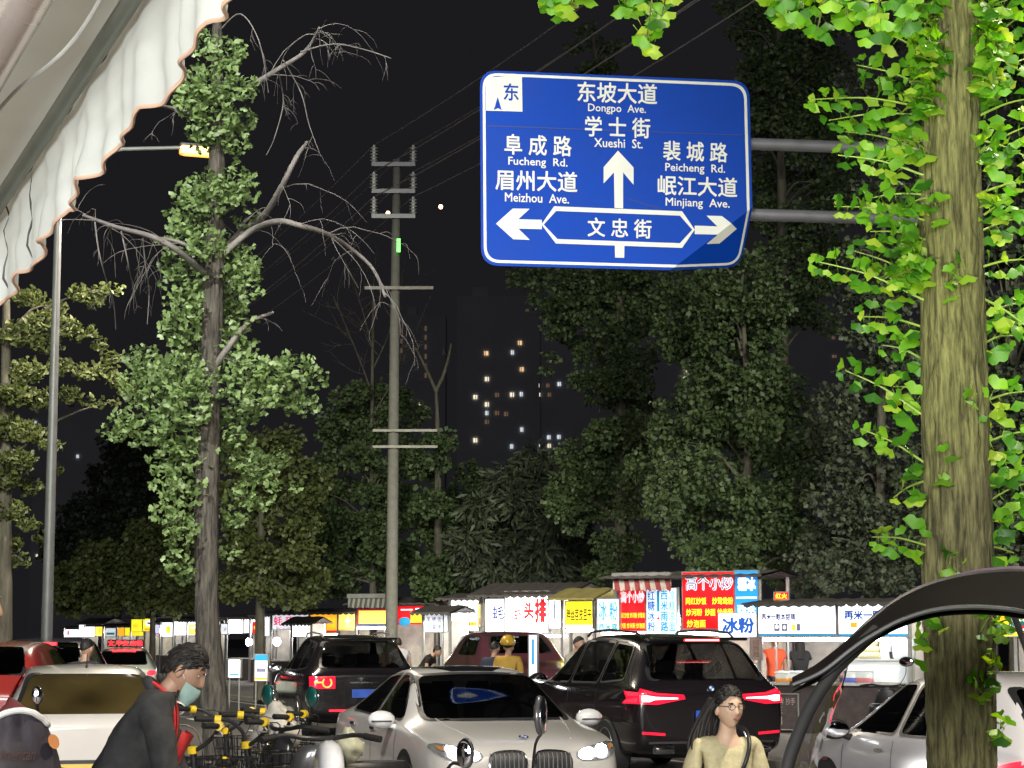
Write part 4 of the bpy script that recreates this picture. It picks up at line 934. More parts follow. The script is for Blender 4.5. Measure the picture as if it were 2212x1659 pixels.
# --- the black SUVs
SUV = [(-2.44, .80, .50, .98, .70, 1.04), (-2.42, .93, .40, 1.07, .76, 1.13), (-2.30, .97, .32, 1.11, .74, 1.22), (-2.06, .985, .28, 1.12, .685, 1.50), (-1.84, .99, .26, 1.12, .665, 1.67), (-1.2, 1.0, .25, 1.115, .675, 1.735),
       (-.4, 1.0, .25, 1.10, .68, 1.755), (.25, 1.0, .25, 1.09, .67, 1.71), (.75, 1.0, .25, 1.08, .71, 1.46), (1.2, .99, .25, 1.07, .77, 1.19), (1.75, .98, .26, 1.03, .78, 1.12), (2.2, .95, .28, .97, .72, 1.05), (2.4, .86, .34, .86, .6, .95), (2.46, .70, .42, .74, .45, .80)]
blackp = paint('black_car_paint', (.009, .007, .009), .22)
def suv(name, label, loc, hdg, pm, kind):
    r = empty(name, loc, hdg, label, 'car'); r.location.z = 0; r.scale = (1.02, 1.02, 1.03); c = Car(SUV, pm, r)
    c.window('windshield', [(-.72, 1.2), (.72, 1.2), (.62, 1.64), (-.62, 1.64)], 'F', MT['glass'])
    sw = glassmat('suv_glass', (.42, .43, .42), .05)
    c.window('front_side_window', [(1.0, 1.13), (.05, 1.14), (.05, 1.655), (.24, 1.645)], 'L', sw, both=True)
    c.window('rear_side_window', [(-.03, 1.14), (-1.03, 1.15), (-1.07, 1.65), (-.03, 1.66)], 'L', sw, both=True)
    c.window('quarter_window', [(-1.11, 1.155), (-1.86, 1.20), (-1.68, 1.60), (-1.13, 1.645)], 'L', sw, both=True)
    c.window('rear_window', [(-.74, 1.20), (.74, 1.20), (.63, 1.63), (-.63, 1.63)], 'B', sw)
    c.wheels((1.5, -1.48), .37, .985)
    mb = MB(); mb.box((-1.98, 0, 1.685), (.34, 1.22, .035), ch=.015); sp_ = mb.build('roof_spoiler', pm, r)
    for sy in (-1, 1):
        mb = MB(); mb.tube([(-1.7, sy * .60, 1.71), (-1.55, sy * .61, 1.765), (-.6, sy * .62, 1.80), (.1, sy * .61, 1.775), (.25, sy * .60, 1.72)], .016, 6); mb.build('roof_rail', MT['black'] if kind == 'bar' else MT['galv'], r)
    if kind == 'bar':
        mb = MB(); mb.box((-2.155, 0, 1.672), (.02, .46, .03)); mb.build('brake_light', MT['lamp_red'], sp_); mb = MB(); mb.box((-2.168, 0, 1.672), (.01, .43, .012)); mb.build('light_core', MT['lamp_hot'], sp_)
        for sy in (-1, 1):
            t = c.decal('tail_light', [(.34 * sy, .985), (.36 * sy, 1.035), (.70 * sy, 1.055), (.88 * sy, 1.10), (.93 * sy, 1.02), (.92 * sy, .93), (.70 * sy, .92)], 'B', MT['lens_red'], .01, rnd=0)
            c.decal('light_strip', [(.42 * sy, .985), (.42 * sy, 1.0), (.74 * sy, 1.012), (.84 * sy, 1.03), (.90 * sy, 1.035), (.90 * sy, .95), (.80 * sy, .945), (.74 * sy, .975)], 'B', MT['lamp_red'], .016, parent=t, rnd=0)
            c.decal('light_core', [(.44 * sy, .986), (.44 * sy, .999), (.72 * sy, 1.010), (.82 * sy, 1.026), (.88 * sy, 1.022), (.88 * sy, .957), (.80 * sy, .954), (.73 * sy, .978)], 'B', MT['lamp_hot'], .022, parent=t, rnd=0)
            c.decal('light_strip', [(.40 * sy, 1.028), (.72 * sy, 1.046), (.86 * sy, 1.075), (.86 * sy, 1.06), (.72 * sy, 1.036)], 'B', MT['lamp_red'], .016, parent=t, rnd=0)
            sd = 'L' if sy > 0 else 'R'
            t2 = c.decal('tail_light', [(-2.40, 1.05), (-2.02, 1.075), (-2.14, .99), (-2.02, .93), (-2.40, .93)], sd, MT['lens_red'], .01, rnd=0)
            c.decal('light_strip', [(-2.38, 1.0), (-2.14, .97), (-2.06, .945), (-2.38, .945)], sd, MT['lamp_red'], .016, parent=t2, rnd=0)
            c.decal('light_strip', [(-2.38, 1.06), (-2.08, 1.068), (-2.17, 1.02), (-2.38, 1.02)], sd, MT['lamp_red'], .016, parent=t2, rnd=0)
            c.decal('reflector', [(.60 * sy, .56), (.88 * sy, .58), (.88 * sy, .61), (.60 * sy, .59)], 'B', MT['lens_red'], .01, rnd=0)
            mb = MB(); mb.box((-2.44, .62 * sy, .40), (.08, .28, .10), ch=.03); mb.build('exhaust_trim', MT['chrome'], r)
        c.decal('bumper_trim', [(-.8, .47), (.8, .47), (.8, .495), (-.8, .495)], 'B', MT['chrome'], .012, rnd=0)
        h = c.proj('B', 0, 1.10); badge(c, h[0].x - .004, 0, 1.10, h[1], .05)
    else:
        for sy in (-1, 1):
            t = c.decal('tail_light', [(.50 * sy, .86), (.50 * sy, 1.06), (.92 * sy, 1.06), (.92 * sy, .86)], 'B', MT['lens_red'], .012, rnd=0)
            h = c.proj('B', .64 * sy, .96); mb = MB(); Mx = frame(h[0] + Vector((-.03, 0, 0)), (-1, 0, 0), (0, 1, 0))
            mb.tube([Mx @ Vector((.075 * math.cos(a), .075 * math.sin(a), 0)) for a in [R(40) + R(280) * k / 20 - R(90) + (0 if sy < 0 else 0) for k in range(21)]], .013, 6); mb.build('ring_light', MT['lamp_orange'], t)
            mb = MB(); mb.box((h[0].x - .03, (.78 * sy), .965), (.02, .16, .026)); mb.build('light_strip', MT['lamp_orange'], t)
        mb = MB(); mb.box((-2.47, 0, .96), (.02, .5, .018)); mb.build('chrome_strip', MT['chrome'], r)
        mb = MB(); mb.box((-2.46, 0, .50), (.02, 1.2, .03)); mb.build('reflector', MT['lamp_red'], r)
    for q in ('L', 'R'):
        for x in (-.02, 1.0, -1.08): c.decal('door_seam', [(x, .45), (x + .012, .45), (x + .012, 1.08), (x, 1.08)], q, MT['rubber'], .003, rnd=0)
        for x in (.1, -.95): c.decal('door_handle', [(x, .98), (x + .2, .98), (x + .2, 1.01), (x, 1.01)], q, MT['chrome'], .02, rnd=1)
        c.decal('sill_trim', [(.96, 1.085), (.96, 1.098), (-1.8, 1.145), (-1.8, 1.13)], q, MT['chrome'], .008, rnd=0)
    c.mirror(.86, .97, 1.16, pm); c.seats(.1, -.9, .62, .4, .62)
    plate(c, None, -2.48, .78, -1, M('plate_blue', (.03, .1, .5), .4), MT['white'])
    c.finish(); return r, c
suv('black_suv', 'black sport utility car with glowing red light bars behind the white sedan', P(1378, 1378, 27.6), math.radians(90 + 17.5), blackp, 'bar')
suv('black_suv', 'black boxy sport utility car with ring shaped tail light, farther up the road', P(738, 1378, 38.0), math.radians(90 + 14), blackp, 'ring')

# --- beige car left: a hatchback parked on the pavement, seen from behind
HATCH = [(-2.12, .70, .46, .86, .58, .92), (-2.08, .82, .36, .93, .66, 1.0), (-1.95, .86, .28, .96, .68, 1.06), (-1.72, .875, .24, .97, .62, 1.22), (-1.38, .88, .22, .97, .56, 1.42), (-.8, .885, .22, .965, .575, 1.475),
         (-.1, .885, .22, .955, .58, 1.485), (.35, .885, .22, .945, .57, 1.44), (.8, .885, .22, .935, .63, 1.22), (1.2, .88, .22, .92, .68, 1.02), (1.6, .87, .23, .87, .66, .93), (1.92, .83, .26, .80, .6, .86), (2.1, .70, .32, .70, .5, .76), (2.16, .5, .38, .62, .36, .66)]
beige = paint('cream_white_paint', (.56, .53, .50), .32)
r = empty('cream_hatchback', P(182, 1378, 21.2), math.radians(90 + 13), 'cream white car with roof aerial and rear glass with painted reflections, left of the man', 'car'); r.location.z = .0
c = Car(HATCH, beige, r)
amber = M('painted_reflection_glass', (.05, .036, .012), .08, var=.8, scale=1.2, coat=1)  # gold reflections are painted into the base colour of the glass
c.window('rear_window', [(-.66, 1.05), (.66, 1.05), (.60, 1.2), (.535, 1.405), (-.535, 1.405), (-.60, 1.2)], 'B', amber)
c.window('windshield', [(-.62, 1.03), (.62, 1.03), (.53, 1.38), (-.53, 1.38)], 'F', MT['glass'])
c.window('front_side_window', [(.92, 1.0), (.0, 1.0), (.0, 1.39), (.3, 1.38)], 'L', MT['glass'], both=True)
c.window('rear_side_window', [(-.08, 1.0), (-1.2, 1.02), (-1.5, 1.12), (-1.15, 1.36), (-.08, 1.39)], 'L', MT['glass'], both=True)
c.wheels((1.32, -1.32), .31, .875); c.mirror(.82, .86, 1.0, beige); c.seats(.1, -.8, .5, .36, .62)
mb = MB(); mb.tube([(-1.22, 0, 1.47), (-1.32, 0, 1.50), (-1.5, 0, 1.60)], [.014, .009, .003], 6); mb.build('aerial', MT['black'], r)
c.decal('bumper_gap', [(-.80, .60), (.80, .60), (.80, .635), (-.80, .635)], 'B', MT['black'], .006, rnd=0)
c.decal('rear_bumper', [(-.82, .56), (.82, .56), (.82, .60), (-.82, .60)], 'B', paint('yellow_bumper', (.7, .5, .12)), .02, rnd=0)
for sy in (-1, 1): c.decal('tail_light', [(.68 * sy, .72), (.84 * sy, .74), (.83 * sy, .92), (.70 * sy, .90)], 'B', M('smoked_red_lens', (.12, .02, .02), .15, coat=1), .01)
c.finish()
# --- silver car at the right edge, its rear nearest
silver = paint('silver_white_paint', (.66, .66, .70), .3)
r = empty('silver_sedan', P(2135, 1378, 16.6), math.radians(90 + 13.5), 'silver white car half hidden behind the thick tree trunk', 'car'); r.location.z = 0
c = Car(HATCH, silver, r)
c.window('windshield', [(-.62, 1.03), (.62, 1.03), (.53, 1.38), (-.53, 1.38)], 'F', MT['glass'])
c.window('front_side_window', [(.95, .985), (.0, .99), (.0, 1.39), (.3, 1.38)], 'L', MT['glass'], both=True)
c.window('rear_side_window', [(-.08, .99), (-1.2, 1.0), (-1.5, 1.12), (-1.15, 1.36), (-.08, 1.39)], 'L', MT['glass'], both=True)
c.window('rear_window', [(-.62, 1.06), (.62, 1.06), (.52, 1.38), (-.52, 1.38)], 'B', MT['glass'])
c.wheels((1.32, -1.32), .32, .875); c.mirror(.86, .86, 1.0, MT['black']); c.seats(.1, -.8, .5, .36, .6)
for q in ('L', 'R'):
    for x in (-.02, .98): c.decal('door_seam', [(x, .35), (x + .01, .35), (x + .01, .94), (x, .94)], q, MT['black'], .003, rnd=0)
    c.decal('door_handle', [(.12, .84), (.3, .84), (.3, .87), (.12, .87)], q, MT['chrome'], .018)
    c.decal('wing_indicator', [(1.28, .72), (1.42, .715), (1.42, .745), (1.28, .75)], q, M('dark_amber', (.2, .04, .03), .3), .01)
    c.decal('tail_light', [(-2.05, .90), (-1.55, .80), (-1.95, .70), (-2.05, .70)], q, MT['lamp_red'] if q == 'L' else MT['lens_red'], .01, rnd=0)
for sy in (-1, 1): c.decal('tail_light', [(.45 * sy, .75), (.84 * sy, .72), (.83 * sy, .90), (.48 * sy, .87)], 'B', MT['lamp_red'], .01)
c.finish()
# --- vehicles far down the road
def farcar(name, label, px, D, hdg, pm, st, taxi=False, lampx=True, scale=1.0, cat='car'):
    r = empty(name, P(px, 1378, D), math.radians(hdg), label, cat); r.location.z = 0; r.scale = (scale,) * 3; c = Car(st, pm, r)
    zr = st[6][5]
    c.window('rear_window', [(-.6, zr - .42), (.64, zr - .42), (.55, zr - .08), (-.55, zr - .08)], 'B', MT['glass']); c.window('windshield', [(-.6, zr - .42), (.6, zr - .42), (.5, zr - .1), (-.5, zr - .1)], 'F', MT['glass'])
    c.window('side_window', [(.6, zr - .46), (-1.0, zr - .46), (-.9, zr - .12), (.25, zr - .12)], 'L', MT['glass'], both=True)
    c.wheels((1.35, -1.35), .31, st[6][1])
    for sy in (-1, 1): c.decal('tail_light', [(.6 * sy, .80), (.82 * sy, .80), (.82 * sy, .92), (.62 * sy, .92)], 'B', MT['lamp_red'], .012)
    if taxi:
        mb = MB(); mb.box((-.3, 0, zr + .12), (.12, .95, .2), ch=.03); t = mb.build('roof_sign', MT['black'], r)
        vs, fs = glyphs('文.平安.出租', .02); q = MB(); q.add([(-.365, -a * .90, zr + .125 + b * .15) for a, b, _ in vs], fs); q.build('led_text', MT['lamp_red'], t, None)
        mb = MB(); mb.box((-1.35, 0, zr - .075), (.03, .6, .04)); mb.build('brake_light', MT['lamp_red'], r)
    elif lampx:
        mb = MB(); mb.box((-2.06, 0, zr - .10), (.22, .40, .05)); mb.build('brake_light', MT['lamp_red'], r)
    c.finish(); return r
farcar('taxi', 'white and green taxi with a red lettered roof sign behind the man', 272, 55, 99, paint('taxi_white', (.45, .48, .46)), HATCH, True)
redp = paint('red_van_paint', (.3, .03, .025))
farcar('red_taxi', 'red car glowing with tail lights at the left edge beside the lamp post', 8, 27, 95, redp, SUV, scale=.98)
farcar('dark_car', 'dark car with one bright red light beside the lamp post foot', 122, 36, 97, paint('dark_blue_paint', (.02, .02, .03)), SUV)
r = farcar('maroon_van', 'maroon minivan parked between the stalls behind the yellow helmet rider', 1105, 43, -78, paint('maroon_paint', (.07, .022, .033)), SUV, lampx=False, scale=1.08, cat='van')
for px, py, D, s in ((117, 1397, 35.0, .16), (4, 1378, 25.6, .16), (22, 1434, 25.4, .1)):
    pass
# ------------------------------------------------------------------ people
SKIN = M('skin', (.42, .25, .17), .5, var=.06, scale=14); SKIN2 = M('skin_pale', (.60, .40, .28), .5, var=.06, scale=14)
HAIR = M('black_hair', (.011, .009, .008), .62, var=.4, scale=60, bump=.3, stretch=(1, 1, .2)); EYE = M('eye_white', (.7, .7, .68), .3); IRIS = M('dark_iris', (.02, .012, .01), .2); LIP = M('lips', (.36, .12, .10), .5)
def skinmesh(verts, edges, radii, lv=2):
    me = bpy.data.meshes.new('s'); me.from_pydata([tuple(v) for v in verts], edges, []); o = bpy.data.objects.new('s', me); C.objects.link(o)
    o.modifiers.new('skin', 'SKIN'); 
    for i, sv in enumerate(me.skin_vertices[0].data):
        q = radii[i]; sv.radius = q if isinstance(q, (tuple, list)) else (q, q); sv.use_root = (i == 0); sv.use_loose = False
    m = o.modifiers.new('ss', 'SUBSURF'); m.levels = lv; m.render_levels = lv
    bpy.context.view_layer.update(); r = bpy.data.meshes.new_from_object(o.evaluated_get(bpy.context.evaluated_depsgraph_get())); bpy.data.objects.remove(o); bpy.data.meshes.remove(me)
    vs = [v.co.copy() for v in r.vertices]; fs = [tuple(p.vertices) for p in r.polygons]; bpy.data.meshes.remove(r); return vs, fs
def headmesh(nu=44, nv=36, fem=0):
    vs, fs = [], []
    g = lambda x, c, w: math.exp(-((x - c) / w) ** 2)
    for i in range(nv + 1):
        th = math.pi * min(max(i / nv, .012), .988)
        for k in range(nu):
            a = 2 * math.pi * k / nu; a = a - .28 * math.sin(a)          # denser at the face (a=0)
            x, y, z = math.sin(th) * math.sin(a), -math.sin(th) * math.cos(a), math.cos(th)
            px, py, pz = .076 * x, .094 * y, .118 * z
            if z < 0:
                t = -z; px *= 1 - (.34 + .05 * fem) * t ** 1.6
                py *= (1 - .10 * t * t) if y < 0 else (1 - .42 * t)
                if y < 0: py -= .006 * t
            if y < 0:
                nz = max(0, min(1, (.028 - pz) / .062)) if pz > -.036 else max(0, 1 - (-.036 - pz) / .008)
                py -= .026 * g(px, 0, .0125 + .005 * nz) * nz
                py += .010 * g(abs(px), .030, .015) * g(pz, .010, .012)
                py -= .004 * g(pz, .031, .010) * g(px, 0, .05)
                py -= .006 * g(px, 0, .022) * (g(pz, -.055, .006) + g(pz, -.068, .006)); py += .003 * g(px, 0, .022) * g(pz, -.0615, .003)
                py -= .007 * g(px, 0, .02) * g(pz, -.100, .014); py -= .003 * g(abs(px), .042, .02) * g(pz, -.02, .025)
            vs.append(Vector((px, py, pz)))
    for i in range(nv):
        for k in range(nu):
            l = (k + 1) % nu; fs.append((i * nu + k, (i + 1) * nu + k, (i + 1) * nu + l, i * nu + l))
    return vs, fs
HEADV, HEADF = headmesh()
def person(label, loc, yaw=0, H=1.7, lean=0, hyaw=0, hpitch=0, skin=None, top=None, bottom=None, shoes=None, hair='short', haircol=None, arms=None, legs=None, lv=2, sleeve=1.0, bulk=1.0, group=None, topname='jacket', seat=False, deep=1.0):
    """faces local -Y at yaw 0; lean and head angles in degrees; arms = ((elbow), (wrist)) offsets from the shoulder per side"""
    r = empty('person', loc, R(yaw), label, 'person', group); k = H / 1.7; s = lambda *p: Vector(p) * k
    skin = skin or SKIN
    pel = s(0, 0, .93 if not seat else .62); rot = Matrix.Translation(pel) @ Matrix.Rotation(R(lean), 4, 'X') @ Matrix.Translation(-pel); up = lambda p: rot @ p
    z0 = 0 if not seat else -.31
    U = lambda x, y, z: up(s(x, y, z + z0))
    spine, chest, neck, headc = U(0, .0, 1.10), U(0, .01, 1.31), U(0, .005, 1.45), U(0, -.025, 1.585)
    sh = [U(-.175, .01, 1.385), U(.175, .01, 1.385)]
    arms = arms or (((-.06, .02, -.29), (-.05, -.06, -.54)), ((.06, .02, -.29), (.05, -.06, -.54)))
    el = [sh[i] + s(*arms[i][0]) for i in (0, 1)]; wr = [sh[i] + s(*arms[i][1]) for i in (0, 1)]
    if legs is None: legs = (((-.10, -.01, .49), (-.10, .03, .09), (-.11, -.11, .035)), ((.10, -.01, .49), (.10, .03, .09), (.11, -.11, .035))) if not seat else (((-.12, -.42, .58), (-.13, -.36, .14), (-.13, -.48, .09)), ((.12, -.42, .58), (.13, -.36, .14), (.13, -.48, .09)))
    hip = [pel + s(-.09, 0, -.05), pel + s(.09, 0, -.05)]
    # ---- body: one continuous skin
    V = [pel, spine, chest, neck, headc + (neck - headc) * .25]; E = [(0, 1), (1, 2), (2, 3), (3, 4)]; RD = [(.12 * k, .09 * k), (.10 * k, .075 * k), (.10 * k, .07 * k), .052 * k, .05 * k]
    for i in (0, 1):
        n = len(V); V += [sh[i], el[i], wr[i]]; E += [(2, n), (n, n + 1), (n + 1, n + 2)]; RD += [.046 * k, .04 * k, .027 * k]
        d = (wr[i] - el[i]).normalized(); sx = -1 if i == 0 else 1; palm = wr[i] + d * .075 * k; m = len(V); V.append(palm); E.append((n + 2, m)); RD.append((.036 * k, .017 * k))
        side = Vector((0, -1, 0)) - d * d.dot(Vector((0, -1, 0))); side = side.normalized() if side.length > .1 else Vector((1, 0, 0)); inn = d.cross(side) * sx
        for f, (o, ln) in enumerate(((.027, .072), (.009, .082), (-.009, .077), (-.026, .060))):
            a = palm + side * o * k + d * .02 * k; b = a + (d * .8 + inn * .25).normalized() * ln * .5 * k; c_ = b + (d * .6 + inn * .6).normalized() * ln * .5 * k
            q = len(V); V += [a, b, c_]; E += [(m, q), (q, q + 1), (q + 1, q + 2)]; RD += [.009 * k, .008 * k, .0068 * k]
        q = len(V); a = wr[i] + d * .035 * k + side * .032 * k; V += [a, a + (side * .7 + d * .7) * .035 * k, a + (side * .45 + d * .9) * .062 * k]; E += [(n + 2, q), (q, q + 1), (q + 1, q + 2)]; RD += [.011 * k, .0095 * k, .0075 * k]
        n = len(V); V += [hip[i], s(*legs[i][0]), s(*legs[i][1]), s(*legs[i][2])]; E += [(0, n), (n, n + 1), (n + 1, n + 2), (n + 2, n + 3)]; RD += [.082 * k, .056 * k, .038 * k, .032 * k]
    vs, fs = skinmesh(V, E, RD, lv)
    HM = Matrix.Translation(headc) @ Matrix.Rotation(R(lean * .35), 4, 'X') @ Matrix.Rotation(R(hyaw), 4, 'Z') @ Matrix.Rotation(R(hpitch), 4, 'X') @ Matrix.Scale(k * .98, 4)
    mb = MB(); mb.add(vs, fs, 0); mb.add([HM @ v for v in HEADV], HEADF, 0)
    for sx in (-1, 1):
        mb.ell((sx * .077, .008, -.008), (.012, .022, .034), HM, 0, 10, 8); mb.ell((sx * .030, -.0725, .009), (.0135, .008, .0052), HM, 1, 10, 6); mb.ell((sx * .030, -.0775, .009), (.0055, .0035, .0050), HM, 2, 8, 6); mb.ell((sx * .030, -.0745, .0145), (.0150, .0075, .0032), HM, 0, 10, 6)
        mb.box((sx * .031, -.0935, .0325), (.030, .006, .005), HM @ Matrix.Rotation(sx * .08, 4, 'Y'), 2)
    mb.ell((0, -.0935, -.0615), (.021, .005, .0075), HM, 3, 10, 6)
    mb.build('body', [skin, EYE, IRIS, LIP], r, 180)
    # ---- clothes
    if top:
        V = [pel + s(0, 0, -.06), pel + s(0, 0, .02), spine, chest, neck + (chest - neck) * .12]; b = bulk
        RD = [(.155 * k * b, .118 * k * b * deep), (.15 * k * b, .115 * k * b * deep), (.14 * k * b, .115 * k * b * deep), (.155 * k * b, .12 * k * b * deep), (.075 * k, .07 * k)]; E = [(0, 1), (1, 2), (2, 3), (3, 4)]
        for i in (0, 1):
            n = len(V); V += [sh[i], sh[i].lerp(el[i], .5), el[i]]; E += [(3, n), (n, n + 1), (n + 1, n + 2)]; RD += [(.070 if sleeve >= 1 else .058) * k * b, .062 * k * b, .054 * k * b]
            if sleeve >= 1: n = len(V); V += [el[i].lerp(wr[i], .5), wr[i].lerp(el[i], .06)]; E += [(n - 1, n), (n, n + 1)]; RD += [.050 * k * b, .042 * k * b]
            elif sleeve < .5: V.pop(); E.pop(); RD.pop()
        vs, fs = skinmesh(V, E, RD, lv); mb = MB()
        for v in vs: v += v.normalized() * .0 + Vector((noise.noise(v * 9), noise.noise(v * 9 + Vector((3, 1, 7))), noise.noise(v * 7))) * .010 * k
        if lv >= 3:
            for v in vs: v += Vector((noise.noise(Vector((v.x * 11, v.y * 11, v.z * 5 + v.x * 9))), noise.noise(Vector((v.x * 11 + 9, v.y * 11, v.z * 5 - v.y * 9))), 0)) * .016 * k
        mb.add(vs, fs); mb.build(topname, top, r, 180)
    if bottom:
        V = [pel + s(0, 0, .02)]; E = []; RD = [(.145 * k, .112 * k)]
        for i in (0, 1):
            n = len(V); V += [hip[i], s(*legs[i][0]), s(*legs[i][1])]; E += [(0, n), (n, n + 1), (n + 1, n + 2)]; RD += [.098 * k, .074 * k, .062 * k]
        vs, fs = skinmesh(V, E, RD, lv); mb = MB(); mb.add(vs, fs); mb.build('trousers', bottom, r, 180)
    for i in (0, 1):
        mb = MB(); a, t = s(*legs[i][1]), s(*legs[i][2]); mb.box((0, 0, 0), (.10 * k, .26 * k, .09 * k), Matrix.Translation(Vector((t.x, (a.y + t.y) / 2 - .02, max(.046, t.z)))), ch=.03); mb.build('shoe', shoes or MT['rubber'], r, 60)
    # ---- hair
    hc = haircol or HAIR; mb = MB(); vs, fs = [], []
    nu, nv = 40, 22
    for i in range(nv + 1):
        for q in range(nu):
            a = 2 * math.pi * q / nu; front = .5 + .5 * math.cos(a)
            low = {'short': 1.95 - .98 * front ** 1.2, 'long': 2.25 - 1.32 * front ** 1.5, 'crop': 1.75 - .85 * front}[hair] * (1 + .04 * noise.noise((a * 3, 1, 4)))
            th = max(.02, low * i / nv); x, y, z = math.sin(th) * math.sin(a), -math.sin(th) * math.cos(a), math.cos(th)
            w = (1.10 if hair != 'crop' else 1.06) * (1 + .05 * noise.noise((x * 6, y * 6, z * 6)) + .03 * noise.noise((x * 22, y * 22, z * 9))) * (1 if i < nv else .97)
            p = Vector((.076 * x * w, .094 * y * w + (.004 if y > 0 else 0), .118 * z * (w + (.05 if hair == 'short' else .0))))
            if z < 0: p.x *= 1 - .2 * (-z); p.y *= (1 - .30 * -z) if y > 0 else 1
            vs.append(HM @ p)
    for i in range(nv):
        for q in range(nu): l = (q + 1) % nu; fs.append((i * nu + q, (i + 1) * nu + q, (i + 1) * nu + l, i * nu + l))
    mb.add(vs, fs)
    if hair == 'long':
        for j in range(26):
            a = R(95 + 170 * j / 25); x, y = math.sin(a), -math.cos(a); st = HM @ Vector((.08 * x, .096 * y, -.01)); b = HM @ Vector((.080 * x, .085 * y + .02, -.14)); e = b + Vector((.015 * math.sin(j * 3), .03, -.19 * k))
            mb.tube(smoothpath([st, b, e], 4), [.017, .018, .017, .016, .016, .015, .013, .009, .004], 6)
    if lv >= 3:
        rh = random.Random(len(label))
        for j in range(420):
            a = rh.uniform(0, 2 * math.pi); front = .5 + .5 * math.cos(a); th = (1.93 - .93 * front ** 1.2) * rh.uniform(.35, 1.03) if hair == 'short' else rh.uniform(.3, 1.2)
            x, y, z = math.sin(th) * math.sin(a), -math.sin(th) * math.cos(a), math.cos(th); s0 = Vector((.082 * x, .100 * y, .124 * z + .004)); o_ = Vector((x, y, z)); d = Vector((x * .5 + rh.uniform(-.4, .4), .75 + rh.uniform(-.3, .3), -.25 - (1 - z) * .6 + rh.uniform(-.3, .3)))
            d = (d - o_ * d.dot(o_)).normalized() + o_ * rh.uniform(.0, .35); L = rh.uniform(.022, .05)
            mb.tube([HM @ s0, HM @ (s0 + d * L * .5), HM @ (s0 + d * L - o_ * .006)], [.0042, .0036, .0008], 4)
    mb.build('hair', hc, r, 180)
    return r, HM
BLACKCL = M('black_cloth', (.028, .028, .03), .85, var=.35, scale=16, bump=.5); DENIM = M('dark_denim', (.02, .025, .04), .8, var=.2, scale=30)
CREAM = M('cream_knit', (.52, .46, .27), .85, var=.12, scale=40, bump=.3); GREYC = M('grey_beige_coat', (.22, .21, .18), .85, var=.2, scale=30, bump=.3)
# man in the mask, bending forward, seen in profile
man, HM = person('man in black jacket and red apron with pale mask, bending his head over the bicycles', P(250, 1378, 9.5), 96, 1.70, 27, -8, 20, SKIN, BLACKCL, DENIM, None, 'short', None,
                 (((-.03, -.06, -.29), (-.0, -.22, -.50)), ((.05, -.06, -.28), (.03, -.22, -.50))), None, 3, 1.0, 1.2, deep=1.12)
man.location.z = .1
mb = MB(); rows = []
for i in range(9):
    z = -.036 - .092 * i / 8; row = []
    for j in range(15):
        a = R(-66 + 132 * j / 14); f = .5 + .5 * math.cos(a * 1.2); q = 1.06
        px = .076 * math.sin(a) * q * (1 - .30 * (i / 8) ** 1.5); py = -.094 * math.cos(a) * (1.02 + .20 * math.cos(a) ** 6 * math.sin(math.pi * min(1, .25 + i / 9)) ) - .004
        row.append(HM @ Vector((px, py, z - .012 * math.cos(a) + .004 * abs(math.sin(a)))))
    rows.append(row)
mb.grid(rows); mb.build('face_mask', M('mask_pale_green', (.34, .50, .46), .7, var=.1, scale=30, bump=.2), man, 180)
mb = MB()
for sx in (-1, 1): mb.tube([HM @ Vector((sx * .073, -.03, -.03)), HM @ Vector((sx * .084, .0, -.0)), HM @ Vector((sx * .082, .02, -.01))], .002, 5)
mb.build('mask_loops', MT['white'], man)
pelm = Vector((0, 0, .93 * 1.74 / 1.7)); RM = Matrix.Translation(pelm) @ Matrix.Rotation(R(26), 4, 'X') @ Matrix.Translation(-pelm)
mb = MB()
for sx in (-1, 1): mb.tube(smoothpath([RM @ Vector((sx * .02, .080, 1.455)), RM @ Vector((sx * .075, .045, 1.475)), RM @ Vector((sx * .115, -.06, 1.44)), RM @ Vector((sx * .12, -.137, 1.30)), RM @ Vector((sx * .115, -.15, 1.17))], 5), .0085, 8)
mb.build('apron_strap', MT['red'], man, 60)
mb = MB(); rows = []
for i in range(12):
    t = i / 11; zz_ = 1.34 - .76 * t; w = .11 + .12 * min(1, t * 2.0); rows.append([(RM if zz_ > .93 else Matrix.Identity(4)) @ Vector((w * math.sin(a * 1.2), -.150 - .065 * math.cos(a * 1.2) - .02 * noise.noise((a * 3, t * 4, 1)), zz_)) for a in [-1.1 + 2.2 * j / 16 for j in range(17)]])
mb.grid(rows); mb.build('apron', MT['red'], man, 180)
mb = MB(); mb.tube(smoothpath([RM @ Vector((.066 * math.cos(a), .018 + .066 * math.sin(a), 1.438 + .03 * math.sin(a))) for a in [2 * math.pi * j / 14 for j in range(15)]], 2), .028, 8); mb.build('collar', BLACKCL, man, 180)
# young woman walking past
wom, HM = person('young woman with glasses, loose dark hair and cream top passing the black car', P(1565, 1378, 10.6), 12, 1.50, 4, 8, -2, SKIN2, CREAM, DENIM, MT['white'], 'short', None,
                 (((-.05, .03, -.28), (-.03, -.10, -.50)), ((.05, .0, -.29), (.02, -.10, -.52))), (((-.09, -.10, .50), (-.09, -.13, .09), (-.09, -.27, .035)), ((.09, .05, .48), (.09, .18, .12), (.09, .05, .05))), 3, .5, .93, None, 'top')
wom.location.z = 0
mb = MB()
for sx in (-1, 1): mb.tube([HM @ Vector((sx * .031 + .0215 * math.cos(a), -.100, .008 + .016 * math.sin(a))) for a in [2 * math.pi * j / 18 for j in range(18)]], .0016, 5, closed=True); mb.tube([HM @ Vector((sx * .052, -.099, .012)), HM @ Vector((sx * .080, -.02, .014)), HM @ Vector((sx * .082, .01, .0))], .0015, 5)
mb.tube([HM @ Vector((-.01, -.101, .01)), HM @ Vector((.01, -.101, .01))], .0016, 5); mb.build('glasses', MT['black'], wom)
